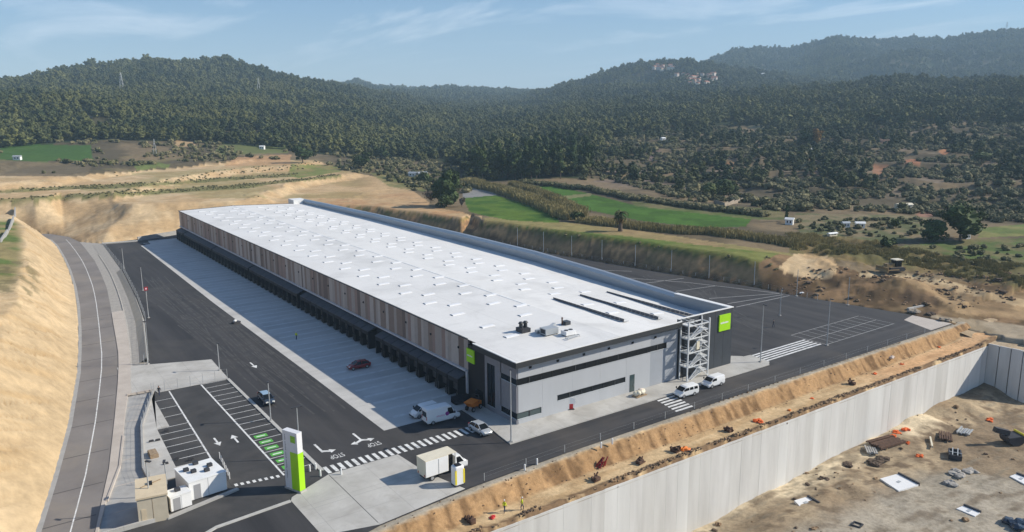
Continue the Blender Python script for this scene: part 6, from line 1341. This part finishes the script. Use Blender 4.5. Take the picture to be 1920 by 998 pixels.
tree('spreading_tree', L3(678, 318), 'dark tree above the grassy end of the benches', 1500, [((0, 0, 6), (7.5, 6, 4.5)), ((3, 0, 8), (4, 4, 3))], 5, size=(.7, 1.4), clumps=22, th=5, tr_=.5)
tree('spreading_tree', L3(715, 300), 'darker tree higher up behind the benches', 1200, [((0, 0, 6), (7, 6, 4.5))], 6, size=(.7, 1.4), clumps=18, th=5, tr_=.5)
tree('spreading_tree', L3(795, 345), 'round bushy tree behind the white sheds in the valley', 1000, [((0, 0, 4), (5, 5, 3.8))], 7, size=(.5, 1.0), clumps=16, th=3, tr_=.3)
tree('oak_tree', L3(1358, 372), 'round deep green tree above the ruined walls', 1700, [((0, 0, 6), (7, 6.5, 5)), ((3, 0, 5), (4, 4, 4)), ((-4, 0, 5), (4, 4, 4))], 8, size=(.6, 1.1), clumps=24, th=4, tr_=.45)
tree('oak_tree', L3(1330, 372), 'lighter olive green tree beside the round deep green one', 1000, [((0, 0, 5), (5, 5, 4.2))], 9, 'olive_leaf', (.5, 1.0), 16, 3.5, .35)
tree('cypress', L3(1474, 417), 'narrow dark cypress beside the white hut', 600, [((0, 0, 2.2), (.95, .95, 2)), ((0, 0, 5), (.8, .8, 2.6))], 10, size=(.3, .6), clumps=14, th=2, tr_=.15)
tree('autumn_tree', L3(1530, 280), 'orange brown tree on the hillside meadow', 900, [((0, 0, 9), (4.5, 4.5, 7)), ((-1, 0, 13), (3, 3, 4))], 11, 'rust_leaf', (.8, 1.6), 16, 6, .4)
tree('oak_tree', L3(1512, 278), 'dark green tree touching the orange brown tree', 1100, [((0, 0, 8), (7, 6, 6))], 12, size=(.8, 1.6), clumps=18, th=5, tr_=.45)
tree('evergreen_tree', L3(1800, 452), 'largest dark evergreen tree among the right-hand plots', 2400, [((0, 0, 7.5), (8, 7, 5.5)), ((-4, 0, 9.5), (4.5, 4.5, 4)), ((5, 0, 7), (5, 5, 4.5)), ((1, -2, 4), (7, 5, 3))], 13, size=(.5, 1.1), clumps=32, th=5, tr_=.5)
tree('evergreen_tree', L3(1752, 452), 'lower dark evergreen leaning against the largest right-hand tree', 1400, [((0, 0, 4.5), (5, 5, 4)), ((-2, 0, 3), (4, 4, 2.6))], 14, size=(.5, 1.0), clumps=20, th=3, tr_=.35)
tree('round_bush', L3(1083, 416), 'round dark bush at the end of the reed belt', 700, [((0, 0, 2), (3, 3, 2.1))], 15, size=(.4, .8), clumps=12, th=1.2, tr_=.2, cat='bush')
tree('round_bush', L3(1664, 465), 'dark bush below the right-hand garden plots', 600, [((0, 0, 1.6), (3.2, 2.6, 1.8))], 16, size=(.4, .8), clumps=12, th=1.2, tr_=.2, cat='bush')
tree('round_bush', L3(1680, 428), 'bright green bush among the garden plots', 500, [((0, 0, 2), (2.6, 2.6, 2))], 17, 'olive_leaf', (.4, .8), 10, 1.5, .2, cat='bush')
tree('umbrella_pine', L3(1840, 310), 'flat topped light green tree on the right-hand hillside', 900, [((0, 0, 6), (9, 7, 3))], 18, 'olive_leaf', (.7, 1.4), 16, 4, .4)
for i, (px, py, w, h, lb) in enumerate(((1572, 237, 10, 9, 'rounded dark tree left of the row above the meadow'), (1615, 238, 9, 9, 'dark brownish tree in the middle of the row above the meadow'), (1655, 240, 11, 13, 'tallest dark tree of the row above the meadow'), (1690, 240, 8, 11, 'dark tree at the right end of the row above the meadow'), (1762, 244, 8, 12, 'dark tree standing alone right of the row'), (1895, 225, 9, 14, 'dark pointed tree at the far right of the hillside'), (1480, 232, 11, 10, 'dark clump of tree left of the pale meadow strip'))):
    tree('hillside_tree', L3(px, py), lb, 900, [((0, 0, h*.55), (w*.75, w*.7, h*.5)), ((w*.2, 0, h*.8), (w*.4, w*.4, h*.3))], 40+i, size=(1.0, 2.0), clumps=16, th=h*.4, tr_=.4)
# palm
pl_ = L3(1163, 434); t = empty('palm_tree', pl_, 0, 'stout palm with a skirt of dry fronds standing in the dry field', 'palm')
MB().cyl((0, 0, -.3), (0, 0, 1.2), .95, .7, 12).cyl((0, 0, 1.2), (.1, 0, 5.6), .7, .5, 12).build('trunk', M['bark'], t)
def fronds(n, z, e0, e1, Lm, m, name, seed):
    q = random.Random(seed); b = MB()
    for k in range(n):
        a = q.uniform(0, 6.28); e = math.radians(q.uniform(e0, e1)); L_ = Lm*q.uniform(.8, 1.15); pts = []
        for i in range(6):
            s = i/5; ee = e-s*s*1.0; r = L_*s; pts.append(Vector((math.cos(a)*r*math.cos(ee), math.sin(a)*r*math.cos(ee), z+r*math.sin(ee)*.9-s*s*L_*.12)))
        sd_ = Vector((-math.sin(a), math.cos(a), 0))
        for i in range(5):
            w0 = .42*math.sin(math.pi*(i/5*.9+.08)); w1 = .42*math.sin(math.pi*((i+1)/5*.9+.08)); dn = Vector((0, 0, -.16))
            b.add([pts[i], pts[i+1], pts[i+1]+sd_*w1+dn, pts[i]+sd_*w0+dn], [(0, 1, 2, 3)]); b.add([pts[i], pts[i+1], pts[i+1]-sd_*w1+dn, pts[i]-sd_*w0+dn], [(0, 3, 2, 1)])
    o = b.build(name, M[m], t); leafcol(o.data, .7, 1.3, seed)
fronds(46, 5.9, -5, 80, 3.0, 'palm_leaf', 'crown', 1); fronds(60, 5.6, -75, -5, 2.6, 'palm_dry', 'dry_skirt', 2)
# the pine stand at the valley head: single trees, five forms copied
forms = []
for s in range(5):
    e = [((random.Random(s*9+k).uniform(-1, 1), random.Random(s*7+k).uniform(-1, 1), 5.5+k*2.3), (3.4-abs(k-1.4)*.55, 3.4-abs(k-1.4)*.55, 2.5)) for k in range(5)]
    forms.append((tree_mesh(700, e, 300+s, 'tree_leaf', (.8, 1.6), 22), trunk_mesh(9, .32, 3, 300+s)))
q = random.Random(31); first = {}
spots = []
while len(spots) < 78:
    px, py = q.uniform(884, 1108), q.uniform(262, 340); lo = np.interp(px, [884, 930, 1000, 1108], [337, 341, 338, 333]); hi = np.interp(px, [884, 905, 1000, 1040, 1108], [322, 300, 285, 278, 288])
    if hi < py < lo and all((px-a)**2/70+(py-b_)**2/12 > 1 for a, b_ in spots): spots.append((px, py))
for i, (px, py) in enumerate(spots):
    k = i % 5; l = L3(px, py)
    if k not in first:
        t = empty('pine_tree', l, 0, 'tall dark pine in the dense stand at the head of the green field', 'pine tree', 'pines at the head of the green field'); mk('trunk', forms[k][1], t); mk('crown', forms[k][0], t); first[k] = t
    else:
        t = first[k].copy(); COL.objects.link(t); t.location = l
        for ch in CH[first[k].name]: c = ch.copy(); COL.objects.link(c); c.parent = t
    t.rotation_euler = (0, 0, q.uniform(0, 6.28)); sc_ = q.uniform(.72, 1.12); t.scale = (sc_, sc_, sc_*q.uniform(.9, 1.1))
# ------------------------------------------------------------------ far buildings and masts
def house(loc, rz_, w, d, h, roofm, wallm, label, group=None, name='farmhouse'):
    t = empty(name, loc, rz_, label, 'house', group); bp('wall', MB().box(-w/2, w/2, -d/2, d/2, -1.5, h), wallm, t)
    bp('roof', MB().add([(-w/2-.3, -d/2-.3, h), (w/2+.3, -d/2-.3, h), (w/2+.3, d/2+.3, h), (-w/2-.3, d/2+.3, h), (-w/2-.3, 0, h+d*.28), (w/2+.3, 0, h+d*.28)], [(0, 1, 5, 4), (2, 3, 4, 5), (1, 2, 5), (3, 0, 4), (3, 2, 1, 0)]), roofm, t)
    bp('window', MB().box(-w*.28, -w*.12, -d/2-.04, -d/2, h*.35, h*.75), 'glass', t); bp('window', MB().box(w*.12, w*.28, -d/2-.04, -d/2, h*.35, h*.75), 'glass', t); return t
for i, (px, py, w, d, h, rm, wm, lb) in enumerate(((1480, 421, 4.5, 3.5, 2.8, 'white_trim', 'white', 'white hut beside the narrow cypress'), (1694, 393, 13, 4, 3.0, 'cream', 'cream', 'long pale open shed above the garden plots'), (1585, 426, 4, 3, 2.2, 'galv', 'white', 'small pale shed in the garden plots left of the white one'), (1612, 427, 5, 3.2, 2.4, 'white_trim', 'white', 'small white shed among the garden plots'), (1521, 287, 6, 5, 4, 'white_trim', 'white', 'tiny white hut below the orange brown tree'), (1243, 266, 6, 5, 4, 'white_trim', 'white', 'tiny white hut in the scrub below the wood'), (1576, 245, 8, 6, 5, 'white_trim', 'white', 'tiny white hut beside the row of dark trees'), (1818, 178, 22, 10, 5, 'white_trim', 'wall_house', 'pale farmhouse on the far right-hand slope'), (1431, 143, 14, 10, 8, 'white_trim', 'white', 'white house alone on the wooded ridge'), (775, 331, 9, 5, 3, 'galv', 'white', 'white roofed shed left of the pair behind the round tree'), (792, 332, 9, 6, 3.2, 'galv', 'cream', 'pale shed right of the pair behind the round tree'), (33, 300, 7, 4, 3, 'galv', 'white', 'small pale shed in the left-hand fields'), (492, 280, 6, 4, 3, 'white_trim', 'white', 'white hut at the edge of the left-hand wood'), (826, 366, 6, 3, 2, 'galv', 'white', 'low white shelter under the big rounded tree'), (1560, 442, 6, 2, 1.0, 'white_trim', 'cream', 'low pale cold frame among the garden plots'), (1812, 448, 3, 2.4, 2, 'white_trim', 'white', 'tiny white hut right of the largest right-hand tree'))):
    l = L3(px, py); house(l, math.radians((i*47) % 60-30+YAW*57.3-90), w*.6, d*.65, h*.7, rm, wm, lb)
q = random.Random(12)
for i in range(46):
    u, v = q.gauss(0, 1), q.gauss(0, 1); px, py = (1312+u*17, 155+v*7) if i < 34 else (1246+u*9, 133+v*3)
    py = min(max(py, 126), 172)
    rm, wm = q.choice([('roof_red', 'wall_house'), ('roof_red', 'wall_house'), ('roof_red', 'wall_house'), ('roof_red', 'cream')])
    s = q.uniform(.75, 1.35); l = land(px, py); house((l[0], l[1], l[2]+6), q.uniform(0, 3.1), 8.5*s, 6.5*s, 5*s, rm, wm, 'tiny tile-roofed house in the village on the far wooded hill', 'village houses on the far hill', 'village_house')
def mast(px, py, h, label):
    h *= .62; l = land(px, py); t = empty('lattice_mast', l, math.radians(60), label, 'power pylon'); b = MB(); w = h*.10
    for s in (-1, 1):
        for r in (-1, 1): b.bar((s*w, r*w, 0), (s*w*.12, r*w*.12, h), h*.007)
    for k in range(9):
        z0 = h*k/9; z1 = h*(k+1)/9; f0 = 1-k/9*.88; f1 = 1-(k+1)/9*.88
        for r in (-1, 1): b.bar((-w*f0, r*w*f0, z0), (w*f1, r*w*f1, z1), h*.004); b.bar((w*f0, r*w*f0, z0), (-w*f1, r*w*f1, z1), h*.006)
    bp('lattice', b, 'galv', t); c = MB()
    for z in (.68, .80, .92): c.bar((-h*.13, 0, h*z), (h*.13, 0, h*z), h*.012)
    bp('cross_arm', c, 'galv', t)
for px, py, h, lb in ((230, 178, 48, 'lattice pylon in the left-hand wood below the main summit'), (486, 178, 42, 'lattice pylon on the right flank of the main summit'), (178, 124, 40, 'lattice pylon on the skyline left of the main summit'), (416, 112, 38, 'thin mast on top of the main left-hand summit'), (291, 290, 17, 'small pylon at the edge of the left-hand scrub'), (588, 150, 42, 'lattice pylon on the falling ridge right of the summit'), (1236, 114, 48, 'mast on the skyline above the hilltop village'), (1886, 66, 70, 'far mast on the highest right-hand ridge'), (84, 138, 36, 'faint pylon on the skyline at the far left')):
    mast(px, py, h, lb)
# ruined walls below the round tree, debris around
for i, (a_, b2, lb) in enumerate((((1358, 388), (1392, 378), 'crumbling stone wall leading up from the ruin'), ((1338, 380), (1360, 386), 'short broken wall left of the ruin'))):
    p = L3(*a_); q2 = L3(*b2); w = MB(); n = 6
    for k in range(n):
        u0, u1 = k/n, (k+1)/n; w.prism([(p[0]+(q2[0]-p[0])*u0, p[1]+(q2[1]-p[1])*u0), (p[0]+(q2[0]-p[0])*u1, p[1]+(q2[1]-p[1])*u1), (p[0]+(q2[0]-p[0])*u1-.5, p[1]+(q2[1]-p[1])*u1-.6), (p[0]+(q2[0]-p[0])*u0-.5, p[1]+(q2[1]-p[1])*u0-.6)], min(p[2], q2[2])-1, p[2]+(q2[2]-p[2])*u0+1.2+.5*random.Random(k+i*9).random())
    tag(w.build('ruined_wall', M['rubble']), lb, 'wall')
# fence and low wall on top of the left-hand cut
P = [L3(*p)[:2] for p in ((3, 455), (16, 438), (27, 412), (30, 396))]
wallz_ = MB()
for p, q2 in zip(P[:-1], P[1:]):
    z = float(min(zt(*p), zt(*q2))); wallz_.prism([p, q2, (q2[0]-.4, q2[1]), (p[0]-.4, p[1])], z-1, z+1.3)
tag(wallz_.build('garden_wall', M['concrete_grey']), 'pale wall along the top of the left-hand cut', 'wall')
